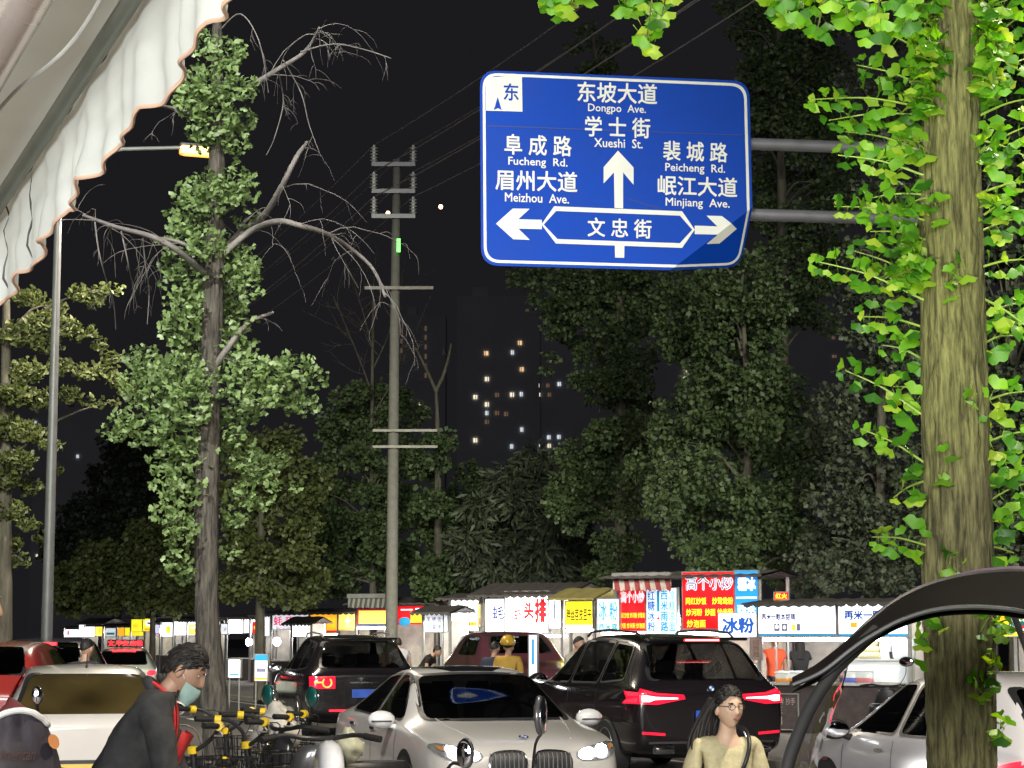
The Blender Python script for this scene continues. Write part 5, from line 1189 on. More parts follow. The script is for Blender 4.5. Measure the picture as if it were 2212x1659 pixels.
mb = MB(); rh = random.Random(4)
for j in range(170):
    t = rh.random(); y0 = rh.uniform(.02, .10); x0 = -.078 + .11 * t * (y0 > .05); sw = rh.uniform(.02, .13); ln = rh.uniform(.20, .36)
    q = [HM @ Vector((x0, y0, .05 * (1 - t) + .01)), HM @ Vector((x0 - sw * .45, y0 + .04, -.05)), HM @ Vector((x0 - sw * .9, y0 + .05 + rh.uniform(-.02, .02), -.05 - ln * .5)), HM @ Vector((x0 - sw * 1.0 + rh.uniform(-.03, .03), y0 + .04, -.05 - ln * .85)), HM @ Vector((x0 - sw * .8 + rh.uniform(-.05, .05), y0 + .03, -.05 - ln))]
    mb.tube(smoothpath(q, 4), [.010] * 10 + [.009, .008, .007, .006, .005, .003, .001], 5)
mb.build('loose_hair', HAIR, wom, 180)
mb = MB(); mb.tube(smoothpath([Vector((.075, .06, 1.30)), Vector((.10, -.03, 1.275)), Vector((.085, -.115, 1.19)), Vector((.02, -.135, 1.05)), Vector((-.10, -.11, .90))], 6), .012, 6, flat=None); mb.build('bag_strap', MT['black'], wom, 60)
# shoulder of a bystander at the left edge
by, _ = person('person in a grey beige coat standing at the left edge, seen from behind', P(-112, 1378, 7.4), 95, 1.90, 3, 0, 0, SKIN, GREYC, DENIM, None, 'short', None, None, None, 2, 1.0, 1.25); by.location.z = .1
# smaller figures
def folk(label, px, D, yaw, H, topc, hair='short', lean=0, z=.0, arms=None, sleeve=.4, skin=None, **kw):
    q = P(px, 1378, D); q.z = z; return person(label, q, yaw, H, lean, 0, 0, skin, topc, DENIM, None, hair, None, arms, None, 2, sleeve, 1.0, **kw)[0]
CL = lambda n, c: M('cloth_' + n, c, .85, var=.15, scale=20, bump=.2)
folk('bystander with red rim light on dark hair, standing between the cream car and taxi', 186, 23.6, 150, 1.64, CL('dark_grey', (.03, .03, .03)), 'crop', z=.1)
folk('woman in pale patterned blouse bending beside the stall post', 868, 44, 200, 1.68, CL('pale_blouse', (.42, .40, .44)), 'short', 22, .12)
folk('person in black sleeveless top bending low next to the pale blouse woman', 905, 43.4, 70, 1.62, CL('black_top', (.015, .012, .015)), 'short', 40, .12, None, 0.3)
folk('man in beige shirt reaching down beside the front of the black car', 1228, 33.5, 60, 1.80, CL('beige_shirt', (.42, .38, .30)), 'crop', 14, 0, (((-.05, -.12, -.24), (-.05, -.30, -.40)), ((.06, -.12, -.24), (.04, -.30, -.40))), 1.0)
folk('customer in bright orange red shirt with white bag strap behind the counter', 1672, 37.2, 20, 1.70, M('cloth_orange', (.75, .10, .03), .8, var=.1, emit=0), 'crop', z=.12)
folk('person in pale top half hidden behind the orange shirt customer', 1640, 36.9, 60, 1.62, CL('cream_top', (.55, .45, .38)), 'long', z=.12)
folk('woman with long black hair behind the counter of the blue lettered stall', 1728, 37.6, 180, 1.66, CL('black_blouse', (.02, .02, .02)), 'long', z=.12)
folk('stall helper in grey blue shirt leaning over the white containers', 1868, 36.6, -60, 1.66, CL('grey_blue', (.20, .24, .32)), 'short', 25, .12)
folk('cook in white shirt inside the stall with the red lit board', 812, 57.6, 20, 1.66, CL('white_shirt', (.6, .6, .6)), 'crop', z=.12)
folk('seller behind the white board stall with red tray light', 1000, 50.5, 10, 1.66, CL('light_grey_shirt', (.4, .4, .42)), 'crop', z=.12)
folk('customer in dark shirt beside the far orange boards', 745, 60, 170, 1.66, CL('dark_shirt', (.04, .04, .05)), 'crop', z=.12)
# scooter riders in the traffic
rid = folk('delivery rider in yellow jacket and yellow helmet seen from behind', 1096, 34.5, 165, 1.74, M('cloth_amber', (.45, .27, .04), .75, var=.12), 'crop', 6, 0, None, 1.0, seat=True)
rid.location.z = .30
mb = MB(); HMr = Matrix.Translation(Vector((0, .02, 1.62 - .31 * 1.74 / 1.7 + .045)))
for v in range(1): mb.ell((0, -.05, .03), (.125, .145, .13), HMr, None, 20, 12)
mb.v = [Vector((v.x, v.y, max(v.z, HMr.translation.z + -.02))) for v in mb.v]; mb.build('helmet', paint('helmet_yellow', (.55, .33, .03)), rid, 180)
pas = folk('bareheaded rider waiting beside the yellow helmet rider', 1066, 35.2, 160, 1.70, CL('navy', (.03, .035, .06)), 'crop', 4, 0, None, 1.0, seat=True); pas.location.z = .30
# ------------------------------------------------------------------ food stalls
def EM(n, c, e, ev=.12): return M('lightbox_' + n, c, .35, emit=e, ecol=c, evar=ev, scale=2.2, var=.04)
BD = {'white': EM('white', (.93, .96, 1), 2.0), 'cool': EM('pale_blue', (.66, .83, 1), 1.0), 'red': EM('red', (.95, .012, .02), .62), 'yellow': EM('yellow', (1, .86, .03), .95), 'orange': EM('orange', (1, .42, .03), 1.0), 'amber': EM('amber', (1, .62, .12), 1.6), 'blue': EM('blue', (.02, .25, .75), .8), 'soft': EM('soft_white', (.75, .78, .85), .8), 'lilac': EM('lilac', (.70, .70, .95), .9), 'glare': EM('glare_white', (1, .98, .96), 3.2)}
TX = {'ink': M('ink_dark', (.02, .02, .10), .6), 'navy': M('ink_navy', (.02, .02, .22), .6, emit=.12), 'blue': M('ink_blue', (.01, .09, .5), .6, emit=.35), 'sky': M('ink_sky', (.02, .30, .62), .6, emit=.4), 'red': M('ink_red', (.7, .02, .03), .6, emit=.5), 'pink': M('ink_pink', (.8, .08, .22), .6, emit=.6),
      'yellow': M('ink_yellow', (1, .8, .03), .6, emit=1.0), 'white': M('ink_white', (.95, .95, 1), .6, emit=1.3), 'brown': M('ink_brown', (.12, .08, .01), .6), 'teal': M('ink_teal', (.05, .35, .35), .6, emit=.25), 'grey': M('ink_grey', (.22, .22, .34), .6, emit=.1), 'orange': M('ink_orange', (1, .35, .02), .6, emit=.8), 'amber': M('ink_amber', (1, .6, .03), .6, emit=.9), 'chalk': M('ink_chalk', (.40, .30, .28), .8)}
roofm = M('stall_roof_sheet', (.05, .045, .045), .6, var=.3, scale=10); postm = M('stall_post', (.35, .34, .34), .4, metal=.5); apron_m = M('stall_counter_cloth', (.055, .04, .042), .8, var=.3, scale=8)
ctop = M('counter_top', (.45, .45, .44), .35, var=.1); backm = M('stall_bounce_cloth', (.34, .31, .28), .8, var=.25, scale=4)
stripe = M('striped_canvas', (.3, .08, .08), .8)
def stripes(name, c1, c2, n):
    m, nt, b = newmat(name); N = nt.nodes; L = nt.links; tc = N.new('ShaderNodeTexCoord'); w = N.new('ShaderNodeTexWave'); w.inputs['Scale'].default_value = n; w.bands_direction = 'X'
    L.new(tc.outputs['Object'], w.inputs[0]); cr = N.new('ShaderNodeValToRGB'); cr.color_ramp.interpolation = 'CONSTANT'; cr.color_ramp.elements[1].position = .5; cr.color_ramp.elements[0].color = (*c1, 1); cr.color_ramp.elements[1].color = (*c2, 1)
    L.new(w.outputs[0], cr.inputs[0]); L.new(cr.outputs[0], b.inputs['Base Color']); b.inputs['Roughness'].default_value = .85; return m
STR_RED = stripes('canvas_red_white', (.30, .05, .06), (.55, .48, .45), 1.6); STR_GREY = stripes('canvas_grey', (.10, .10, .10), (.35, .33, .31), 2.2)
class Plane:
    def __init__(s, o, a): s.o = Vector(o); s.N = Vector((-math.sin(a), -math.cos(a), 0)); s.u = Vector((math.cos(a), -math.sin(a), 0))
    def at(s, px, py, off=0): return onplane(px, py, s.o + s.N * off, s.N)
def lightbox(pl, rect, mat, texts, parent, org, off=.1, th=.1, name='sign_board', label=None):
    x0, y0, x1, y1 = rect; a, b, c, d = pl.at(x0, y0, off), pl.at(x1, y0, off), pl.at(x1, y1, off), pl.at(x0, y1, off)
    w = (b - a).dot(pl.u); ctr = (a + b + c + d) / 4; h = ctr.z * 0 + (a.z + b.z) / 2 - (c.z + d.z) / 2
    F_ = Matrix((pl.u, Vector((0, 0, 1)), pl.N)).transposed().to_4x4(); F_.translation = ctr
    mb = MB(); mb.box((0, 0, -th / 2), (w, h, th), F_); o = mb.build(name, BD[mat] if isinstance(mat, str) else mat, parent, None, org)
    if label: o['label'] = label
    fr = MB(); e = .018
    for cx, cy, sx, sy in ((0, h / 2 + e / 2, w + 2 * e, e), (0, -h / 2 - e / 2, w + 2 * e, e), (w / 2 + e / 2, 0, e, h), (-w / 2 - e / 2, 0, e, h)): fr.box((cx, cy, -th / 2), (sx, sy, th + .03), F_)
    f = fr.build('sign_frame', postm, o, None, org)
    if parent is None: pass
    by = {}
    for t in texts:
        body, fx, fy, fw, fh, col = t[:6]; bold = t[6] if len(t) > 6 else .012; lift = t[7] if len(t) > 7 else .008
        if body == '#':
            vs, fs = [(-.5, -.5), (.5, -.5), (.5, .5), (-.5, .5)], [(0, 1, 2, 3)]
        elif body == 'O':
            vs, fs = [(.5 * math.cos(2 * math.pi * k / 24), .5 * math.sin(2 * math.pi * k / 24)) for k in range(24)], [tuple(range(24))]
        else: vs, fs = glyphs(body, bold)
        m = MB(); m.add([F_ @ Vector(((fx - .5 + q[0] * fw) * w, (.5 - fy + q[1] * fh) * h, lift + (q[2] if len(q) > 2 else 0))) for q in vs], fs)
        m.build('picture_panel' if body in '#O' else 'lettering', TX[col], o, None, org)
    return o
def stall(label, D, x0, x1, yroof, boards, yaw=25, rise=14, depth=1.7, canopy=None, counter=.82, tube=None, roof=roofm, fringe=True, posts=True, cw=None):
    o = P((x0 + x1) / 2, 1378, D); o.z = .12; pl = Plane(o, R(yaw)); r = empty('food_stall', o, label=label, cat='food stall', group='food stalls along the far pavement')
    a, b = pl.at(x0, yroof), pl.at(x1, yroof); w = (b - a).dot(pl.u); zr = (a.z + b.z) / 2 - .12; k = K(D)
    F_ = Matrix((pl.u, -pl.N, Vector((0, 0, 1)))).transposed().to_4x4(); F_.translation = o     # local: x along, y back, z up
    mb = MB(); rs = rise / k; n = max(6, int(w / .12)); rows = []
    for f, z in ((-.45, zr - .02), (depth * .45, zr + rs), (depth + .3, zr + .02)): rows.append([F_ @ Vector((-w / 2 - .18 + (w + .36) * i / n, f, z + .018 * (i % 2))) for i in range(n + 1)])
    mb.grid(rows); mb.grid([[p - Vector((0, 0, .04)) for p in rw] for rw in rows]); mb.grid([rows[0], [p - Vector((0, 0, .04)) for p in rows[0]]]); mb.build('roof', roof, r, None, o)
    if fringe:
        mb = MB(); m = max(8, int(w / .16))
        for i in range(m):
            xa, xb = -w / 2 - .15 + (w + .3) * i / m, -w / 2 - .15 + (w + .3) * (i + 1) / m
            mb.add([F_ @ Vector(q) for q in ((xa, -.46, zr - .04), (xb, -.46, zr - .04), (xb - .02, -.47, zr - .075), ((xa + xb) / 2, -.47, zr - .10), (xa + .02, -.47, zr - .075))], [(0, 1, 2, 3, 4)])
        mb.build('fringe', roof, r, None, o)
    if posts:
        for x in (-w / 2, w / 2):
            for y in (0, depth):
                m = MB(); m.box((x, y, zr / 2), (.06, .06, zr), F_); m.build('post', postm, r, None, o)
    if counter:
        m = MB(); m.box((0, .35, counter / 2), (w - .08, .66, counter), F_); q = m.build('counter', apron_m, r, None, o); m = MB(); m.box((0, .33, counter + .02), (w, .78, .04), F_); m.build('counter_top', ctop, q, None, o)
        m = MB(); m.box((0, depth + .02, 1.3), (w - .1, .03, 1.5), F_); m.build('bounce_cloth', backm, r, None, o)  # cloth added behind the counter to reflect the stall's light
    if tube:
        for tx0, tx1, ty in tube:
            p, q = pl.at(tx0, ty, .02), pl.at(tx1, ty, .02); m = MB(); m.tube([p, q], .03, 8); m.build('fluorescent_tube', MT['tube'], r, None, o)
    if counter:
        l = lamp('stall_bulb', 'POINT', F_ @ Vector((0, .35, min(1.95, zr - .35))), 80, (1, .97, .92), shadow_soft_size=.08)
    for bd in boards:
        lightbox(pl, bd[0], bd[1], bd[2], r, o, **(bd[3] if len(bd) > 3 else {}))
    if canopy:
        cx0, cx1, cy0, cy1, cm = canopy; A, B, c, d = pl.at(cx0, cy0, .2), pl.at(cx1, cy0, .2), pl.at(cx1, cy1, .75), pl.at(cx0, cy1, .75); m = MB(); rows = []
        for f in range(6):
            t = f / 5; rows.append([A.lerp(d, t).lerp(B.lerp(c, t), i / 40) + Vector((0, 0, .02 * math.sin(i * 1.9) * t)) for i in range(41)])
        m.grid(rows); ob = m.build('striped_awning', cm, r, 60, o)
        m = MB(); m.box((0, 0, 0), ((B - A).length, .14, .12), Matrix((pl.u, -pl.N, Vector((0, 0, 1)))).transposed().to_4x4() if False else Matrix.Translation((A + B) / 2 + Vector((0, 0, .06))) @ Matrix((pl.u, -pl.N, Vector((0, 0, 1)))).transposed().to_4x4()); m.build('awning_box', postm, r, None, o)
    return r, pl, o, F_, w
menu = [('#', .24, .72, .075, .26, 'grey'), ('#', .34, .72, .075, .26, 'grey'), ('#', .46, .72, .05, .2, 'amber'), ('#', .52, .72, .05, .24, 'grey')]
s1 = stall('near stall with wide white board of small blue characters and containers', 35.5, 1639, 1962, 1300, [((1639, 1309, 1805, 1373), 'white', [('再米一眠本甜铺', .26, .36, .44, .24, 'navy', .035), ('O', .24, .70, .045, .15, 'white', 0, .012), ('O', .34, .72, .04, .13, 'white', 0, .012), ('#', .5, .965, 1.0, .07, 'sky')] + menu, {'label': 'wide white light board with small blue characters'}), ((1812, 1303, 1960, 1374), 'white', [('再米一眠', .36, .36, .56, .30, 'blue', .04), ('#', .22, .66, .1, .16, 'orange'), ('#', .5, .965, 1.0, .07, 'sky')], {'label': 'white light board with large blue characters'})], 25, 8, 1.8, tube=[(1642, 1955, 1381)], fringe=True)
lightbox(Plane(s1[2], R(25)), (1668, 1500, 1724, 1575), apron_m, [('凉拌 抄手', .5, .2, .8, .2, 'chalk', 0), ('333', .24, .75, .3, .28, 'chalk', .02), ('豆花', .25, .45, .3, .22, 'chalk', 0)], s1[0], s1[2], .06, .02, 'counter_banner')
lightbox(Plane(s1[2], R(25)), (1587, 1378, 1638, 1430) if 0 else (1622, 1378, 1645, 1424), M('pink_notice', (.42, .28, .28), .7), [('价目\n凉糕\n凉面', .5, .5, .6, .8, 'brown', 0)], s1[0], s1[2], .5, .03, 'hanging_notice')
s2 = stall('stall with tall red menu boards, blue white boards and a striped awning', 40.5, 1330, 1640, 1244, [
    ((1475, 1236, 1587, 1358), 'red', [('高个小炒', .52, .19, .92, .27, 'white', .05, .006), ('高个小炒', .52, .19, .90, .25, 'navy', .004, .014), ('网红炒饭', .26, .51, .40, .13, 'yellow', .02), ('炒鸳鸯粉', .77, .51, .40, .13, 'yellow', .02), ('炒河粉', .22, .71, .31, .13, 'yellow', .02), ('炒面', .53, .71, .2, .13, 'yellow', .02), ('炒米粉', .82, .71, .30, .13, 'yellow', .02), ('炒泡面', .26, .91, .36, .14, 'yellow', .02)], {'label': 'tall red light board with yellow menu lines'}),
    ((1588, 1233, 1637, 1327), 'blue', [('糯冰', .52, .3, .8, .32, 'white', .05), ('#', .5, .62, .9, .04, 'white'), ('西米', .5, .88, .8, .2, 'white', .03)]),
    ((1553, 1325, 1634, 1376), 'white', [('冰粉', .52, .5, .86, .70, 'blue', .05)], {'off': .55, 'label': 'white board with two bold blue characters'}),
    ((1338, 1276, 1395, 1362), 'red', [('高个小炒', .5, .16, .9, .30, 'white', .05, .006), ('高个小炒', .5, .16, .88, .28, 'red', .0, .014), ('网红炒饭 炒河粉 炒鸳鸯', .5, .62, .94, .14, 'amber', .02), ('炒面 炒米粉 炒泡面', .5, .88, .94, .14, 'amber', .02)], {'label': 'smaller red light board with amber menu lines'}),
    ((1396, 1271, 1462, 1369), 'cool', [('红\n糖\n冰\n粉', .17, .5, .24, .9, 'blue', .01), ('西\n米\n雨\n路', .60, .5, .24, .9, 'sky', .02), ('凉\n糕\n凉\n面', .85, .5, .2, .9, 'sky', .0), ('#', .40, .28, .08, .46, 'sky'), ('#', .40, .68, .02, .2, 'red'), ('#', .40, .66, .09, .03, 'red')]),
    ((1291, 1294, 1337, 1364), 'cool', [('冰 粉', .5, .36, .88, .58, 'sky', .012), ('西米露', .5, .86, .88, .22, 'teal', .012)], {'off': .2})],
    25, 12, 1.8, canopy=(1324, 1450, 1250, 1276, STR_RED), tube=[(1300, 1560, 1368)], fringe=False)
stall('stall with a glaring white board of loose red brush characters', 48.5, 1040, 1232, 1284, [
    ((1091, 1278, 1184, 1367), 'glare', [('头', .56, .46, .24, .42, 'red', .04), ('排', .83, .46, .28, .62, 'red', .05), ('虾', .30, .56, .18, .30, 'red', .02), ('丶', .65, .85, .06, .1, 'red', .03), ('八', .1, .5, .05, .3, 'grey', 0), ('丨', .1, .8, .03, .15, 'grey', 0)], {'label': 'glaring white light board with red brush characters'}),
    ((1049, 1294, 1090, 1373), 'white', [('蚝', .66, .38, .64, .36, 'navy', .012)], {'label': 'white light board with one navy character'}), ((1186, 1278, 1228, 1357), 'white', [('O', .5, .3, .4, .2, 'white'), ('#', .3, .5, .1, .5, 'grey')])], 25, 26, 1.8, tube=[(1096, 1225, 1374)], fringe=True)
stall('small stall with a yellow light board in black characters under an olive hipped roof', 44.5, 1215, 1284, 1292, [((1222, 1299, 1280, 1357), 'yellow', [('胖丝苕皮豆干', .5, .5, .92, .46, 'brown', .02), ('#', .5, .93, 1, .1, 'white')])], 25, 22, 1.3, roof=M('olive_roof', (.20, .17, .06), .6, var=.2), fringe=False, tube=[(1224, 1282, 1362)])
stall('stall with a white board of dark characters over a yellow ribbon', 52.5, 970, 1046, 1291, [((975, 1296, 1034, 1363), 'white', [('蚝己音', .55, .22, .66, .30, 'ink', .0), ('可', .5, .53, .12, .12, 'grey', 0), ('#', .52, .77, .82, .12, 'amber'), ('····', .52, .77, .6, .03, 'red', 0)]), ((1033, 1305, 1042, 1354), 'amber', [('O', .5, .3, .8, .3, 'yellow'), ('O', .5, .75, .8, .3, 'orange')])], 25, 10, 1.5, tube=[(976, 1042, 1380)])
stall('small cart with two rows of purple grey characters and black scalloped roof', 50.0, 914, 972, 1322, [((918, 1326, 958, 1365), 'soft', [('羊 烤 面', .5, .3, .8, .3, 'grey', .012), ('豆 腐 串', .5, .72, .8, .3, 'grey', .012)]), ((958, 1326, 967, 1364), 'soft', [])], 20, 14, 1.2)
stall('stall with red and gold light boards under a grey striped awning', 58.0, 768, 944, 1303, [((772, 1316, 843, 1350), 'amber', [('#', .5, .04, 1, .1, 'red'), ('#', .02, .5, .05, 1, 'red'), ('#', .98, .5, .05, 1, 'red'), ('#', .5, .97, 1, .08, 'blue')], {'label': 'gold light board framed in red'}), ((853, 1309, 939, 1349), 'red', [('#', .70, .6, .6, .6, 'amber'), ('O', .25, .85, .3, .5, 'sky'), ('#', .3, .2, .3, .06, 'white'), ('#', .72, .16, .4, .08, 'white')])], 25, 14, 1.8, canopy=(752, 834, 1292, 1313, STR_GREY), tube=[(772, 842, 1357)], fringe=False)
stall('stall with two orange light boards and a maroon lower edge', 64.0, 668, 772, 1322, [((671, 1327, 728, 1366), 'orange', [('串串香', .26, .45, .4, .6, 'amber', .03), ('鲜卤', .78, .45, .3, .6, 'amber', .03), ('#', .5, .94, 1, .1, 'red')]), ((732, 1324, 770, 1361), 'amber', [('十', .5, .5, .3, .6, 'white', .03), ('#', .5, .95, 1, .06, 'orange')])], 25, 8, 1.8, tube=[(672, 728, 1371)])
stall('stall with a white board of pink red characters', 72.0, 586, 670, 1324, [((589, 1328, 667, 1360), 'soft', [('蚝 嗨 啦', .48, .42, .9, .66, 'pink', .02), ('······', .5, .93, .7, .04, 'red', 0)])], 25, 8, 1.8)
stall('small cart with a tilted white board under a black scalloped canopy', 62.0, 630, 672, 1346, [((632, 1350, 670, 1375), 'white', [('饼 煎 果', .5, .45, .8, .5, 'grey', 0)])], 15, 14, 1.2)
stall('far stall with a tall narrow white board', 74.0, 556, 587, 1328, [((560, 1332, 583, 1374), 'soft', [('卤\n味', .4, .5, .4, .7, 'pink', 0)])], 20, 6, 1.5)
stall('far stall with two square blank white light boards', 80.0, 490, 558, 1333, [((494, 1338, 525, 1368), 'white', []), ((527, 1338, 556, 1367), 'white', []), ((478, 1348, 492, 1370), 'soft', [('米', .6, .5, .6, .5, 'grey', 0)])], 25, 6, 1.8)
stall('far stall with a long white board behind the slender ginkgo', 92.0, 374, 426, 1337, [((376, 1343, 422, 1372), 'white', [('····', .6, .85, .5, .05, 'amber', .1)]), ((424, 1352, 428, 1378), 'soft', [])], 25, 5, 1.8)
stall('far stall with a white and yellow board', 96.0, 346, 376, 1340, [((350, 1345, 373, 1375), 'white', [('#', .6, .5, .4, .5, 'yellow')]), ((331, 1350, 345, 1368), 'lilac', [('丨丨', .5, .5, .5, .6, 'grey', 0)])], 25, 4, 1.8)
stall('far stall with a bright yellow board and white round emblem', 100.0, 282, 334, 1333, [((284, 1338, 307, 1364), 'yellow', [('#', .4, .55, .5, .3, 'amber')]), ((309, 1337, 331, 1363), 'yellow', [('O', .5, .36, .6, .5, 'white'), ('Y', .5, .38, .25, .3, 'brown', .02), ('#', .5, .86, .7, .16, 'orange')]), ((286, 1328, 296, 1336), 'yellow', [])], 25, 3, 1.8)
stall('far stall with an orange and a pale yellow board', 104.0, 252, 312, 1351, [((255, 1356, 269, 1374), 'orange', []), ((270, 1356, 310, 1373), 'yellow', [('#', .5, .7, .6, .2, 'amber')])], 25, 3, 1.8)
stall('far stall with a white and a mustard panel', 112.0, 178, 224, 1347, [((182, 1354, 205, 1375), 'white', []), ((206, 1354, 221, 1374), 'amber', [('#', .7, .4, .5, .6, 'yellow')]), ((171, 1350, 181, 1376), 'white', [])], 25, 12, 1.8, fringe=False)
stall('farthest stall with a white board bearing a pink square', 122.0, 138, 172, 1355, [((141, 1360, 170, 1376), 'white', [('#', .22, .45, .14, .6, 'pink')])], 25, 3, 1.8, fringe=False)
stall('far stall with a pale board and a red strip between yellow stalls and the trunk', 98.0, 336, 350, 1345, [((338, 1352, 346, 1372), 'cool', [('#', .5, .85, .8, .2, 'red')])], 25, 3, 1.6)
stall('far stall with an amber board just left of the slender trunk', 88.0, 404, 440, 1340, [((408, 1350, 436, 1370), 'amber', [('#', .5, .3, .7, .2, 'white')])], 25, 4, 1.6)
stall('far stall with a green tinted board beyond the white and mustard panel', 108.0, 224, 254, 1350, [((228, 1357, 250, 1374), 'soft', [('#', .5, .7, .8, .3, 'teal')])], 25, 3, 1.6)
stall('far stall with a red board beside the tall narrow white board', 77.0, 540, 572, 1334, [((546, 1344, 557, 1368), 'red', [('#', .5, .5, .5, .3, 'amber')])], 25, 4, 1.6)
stall('stall with green and yellow boards right of the thick trunk', 34.0, 2146, 2320, 1318, [((2150, 1325, 2180, 1362), 'yellow', [('#', .5, .8, 1, .3, 'teal'), ('小', .5, .35, .5, .4, 'orange', .02)]), ((2182, 1325, 2240, 1362), 'white', [('#', .3, .6, .5, .3, 'teal'), ('#', .6, .8, .5, .2, 'red')]), ((2150, 1364, 2240, 1374), 'yellow', [])], 25, 8, 1.8)
def freeboard(label, D, rect, mat, texts, yaw=20, feet=True, name='menu_board', cat='menu board'):
    o = P((rect[0] + rect[2]) / 2, 1378, D); o.z = .12; pl = Plane(o, R(yaw)); r = empty(name, o, label=label, cat=cat); lightbox(pl, rect, mat, texts, r, o, 0, .05)
    if feet:
        for x in (rect[0] + 2, rect[2] - 2):
            p = pl.at(x, rect[3], -.03); m = MB(); m.tube([Vector((p.x, p.y, .12)), p], .018, 6); m.build('leg', postm, r, None, o)
    return r
freeboard('small lit white menu board standing by the kerb next to the slender trunk', 47, (494, 1425, 519, 1463), 'white', [('#', .5, .85, .8, .1, 'sky'), ('···', .4, .5, .5, .05, 'grey', .1)])
freeboard('lit menu board with a blue to white picture standing left of the boxy black car', 46, (551, 1414, 578, 1470), 'soft', [('#', .5, .12, 1, .22, 'sky'), ('#', .5, .6, .7, .14, 'grey'), ('#', .5, .93, 1, .08, 'orange')])
freeboard('small red and yellow lit character sign above the wide white board', 36.2, (1673, 1280, 1703, 1295), 'red', [('红火', .5, .5, .85, .8, 'yellow', .04)], feet=True, name='led_sign', cat='led sign')
freeboard('narrow white upright light post before the maroon van', 40, (1143, 1372, 1160, 1462), 'soft', [('丨', .5, .4, .3, .6, 'sky', 0)])
# goods on the counters of the near stall
pl1 = s1[1]; F1 = s1[3]; w1 = s1[4]
plc = M('frosted_plastic', (.70, .73, .76), .2, var=.05, coat=.5)
def xat(px): return (pl1.at(px, 1480) - pl1.o).dot(pl1.u)
tubm = {'blue': (.10, .13, .5), 'orange': (.7, .3, .06), 'yellow': (.75, .7, .08), 'pink': (.6, .2, .22), 'cream': (.7, .65, .5), 'red': (.6, .06, .1), 'clear': (.6, .62, .62)}
def tub(px, w, h, col, label, y=.12, z=.86, lid=True):
    x = xat(px); o = F1 @ Vector((x, y, z)); r = empty('food_container', o, label=label, cat='container', group='containers on the near counter')
    G = Matrix.Translation(o) @ F1.to_3x3().to_4x4(); m = MB(); m.box((0, 0, h / 2), (w, w * .8, h), G, ch=.02, taper=1.08); m.build('tub', plc, r, 40, o)
    m = MB(); m.box((0, 0, h * .30), (w * 1.03, w * .83, h * .5), G, ch=.015); m.build('contents', M('contents_' + col, tubm[col], .5), r, 40, o)
    if lid: m = MB(); m.box((0, 0, h + .012), (w * 1.12, w * .9, .024), G, ch=.008); m.build('lid', MT['white'], r, 40, o)
tub(1688, .24, .16, 'orange', 'clear tub of orange sauce on the counter edge near the banner'); tub(1714, .20, .17, 'orange', 'clear tub filled with brown orange sauce beside the first tub', .16)
tub(1738, .20, .16, 'cream', 'clear tub of cream coloured filling next to the yellow tub'); tub(1758, .22, .18, 'yellow', 'clear tub of bright yellow jelly below the scooter canopy tip')
tub(1700, .28, .12, 'blue', 'flat tub with a blue band behind the orange sauce', .40); tub(1832, .28, .2, 'blue', 'clear box with blue labels left of the pink box', .1); tub(1864, .26, .2, 'pink', 'clear box with a red base under the shelf', .1)
for k, px in enumerate((1672, 1690, 1708, 1726)): tub(px, .13, .2, 'clear', 'clear plastic cup stack in the row before the orange shirt', .5, lid=False)
def goods(px, name, label, cat, z, fn, y=.2, mat=None):
    o = F1 @ Vector((xat(px), y, z)); G = Matrix.Translation(o) @ F1.to_3x3().to_4x4(); m = MB(); fn(m, G); ob = m.build(name, mat or MT['white'], None, 40, o); tag(ob, label, cat); return ob
sh_o = F1 @ Vector((xat(1885), .45, .86)); shr = empty('display_shelf', sh_o, label='low glass fronted display shelf on the counter under the second white board', cat='display shelf'); G = Matrix.Translation(sh_o) @ F1.to_3x3().to_4x4()
m = MB(); m.box((0, 0, .40), (1.15, .5, .03), G); m.build('shelf', ctop, shr, None, sh_o); m = MB(); m.box((0, -.2, .2), (1.1, .01, .37), G); m.build('glass_front', plc, shr, None, sh_o)
for sx in (-.55, .55): m = MB(); m.box((sx, 0, .19), (.03, .45, .38), G); m.build('side_panel', ctop, shr, None, sh_o)
goods(1868, 'foam_boxes', 'stack of cream foam boxes on the display shelf', 'foam boxes', 1.275, lambda m, G: (m.box((0, 0, .06), (.42, .3, .11), G, ch=.03), m.box((0, 0, .165), (.38, .28, .10), G, ch=.03), m.box((0, 0, .265), (.30, .24, .10), G, ch=.03)), .4, CREAM)
goods(1902, 'clear_canister', 'clear lidded canister beside the foam boxes', 'canister', 1.275, lambda m, G: (m.lathe([(.11, 0), (.115, .05), (.115, .26), (.09, .30), (.09, .34)], 16, G)), .4, plc)
goods(1918, 'dotted_cup', 'small black and white dotted cup on the display shelf', 'cup', 1.275, lambda m, G: m.lathe([(.05, 0), (.065, .12)], 14, G), .35, MT['black'])
goods(1942, 'clear_bin', 'big clear plastic bin at the end of the display shelf', 'bin', 1.275, lambda m, G: m.box((0, 0, .17), (.34, .3, .34), G, ch=.03, taper=1.1), .4, plc)
goods(1848, 'sauce_bottle', 'yellow capped sauce bottle behind the blue and pink boxes', 'bottle', .86, lambda m, G: m.lathe([(.035, 0), (.038, .14), (.015, .2), (.012, .26)], 12, G), .4, MT['yellow'])

for px, py, D, lab in ((538, 1387, 80, 'round glaring bulb hanging under the two blank white boards'), (598, 1386, 72, 'round glaring bulb hanging beside the white board of pink characters')):
    c = P(px, py, D); r = empty('hanging_bulb', c, label=lab, cat='light bulb'); m = MB(); m.ell((0, 0, 0), (.14, .14, .15), Matrix.Translation(c)); m.build('bulb', MT['lamp_white'], r, 180, c); m = MB(); m.tube([c + Vector((0, 0, .14)), c + Vector((0, 0, .55))], .012, 6); m.build('cord', MT['black'], r, None, c)
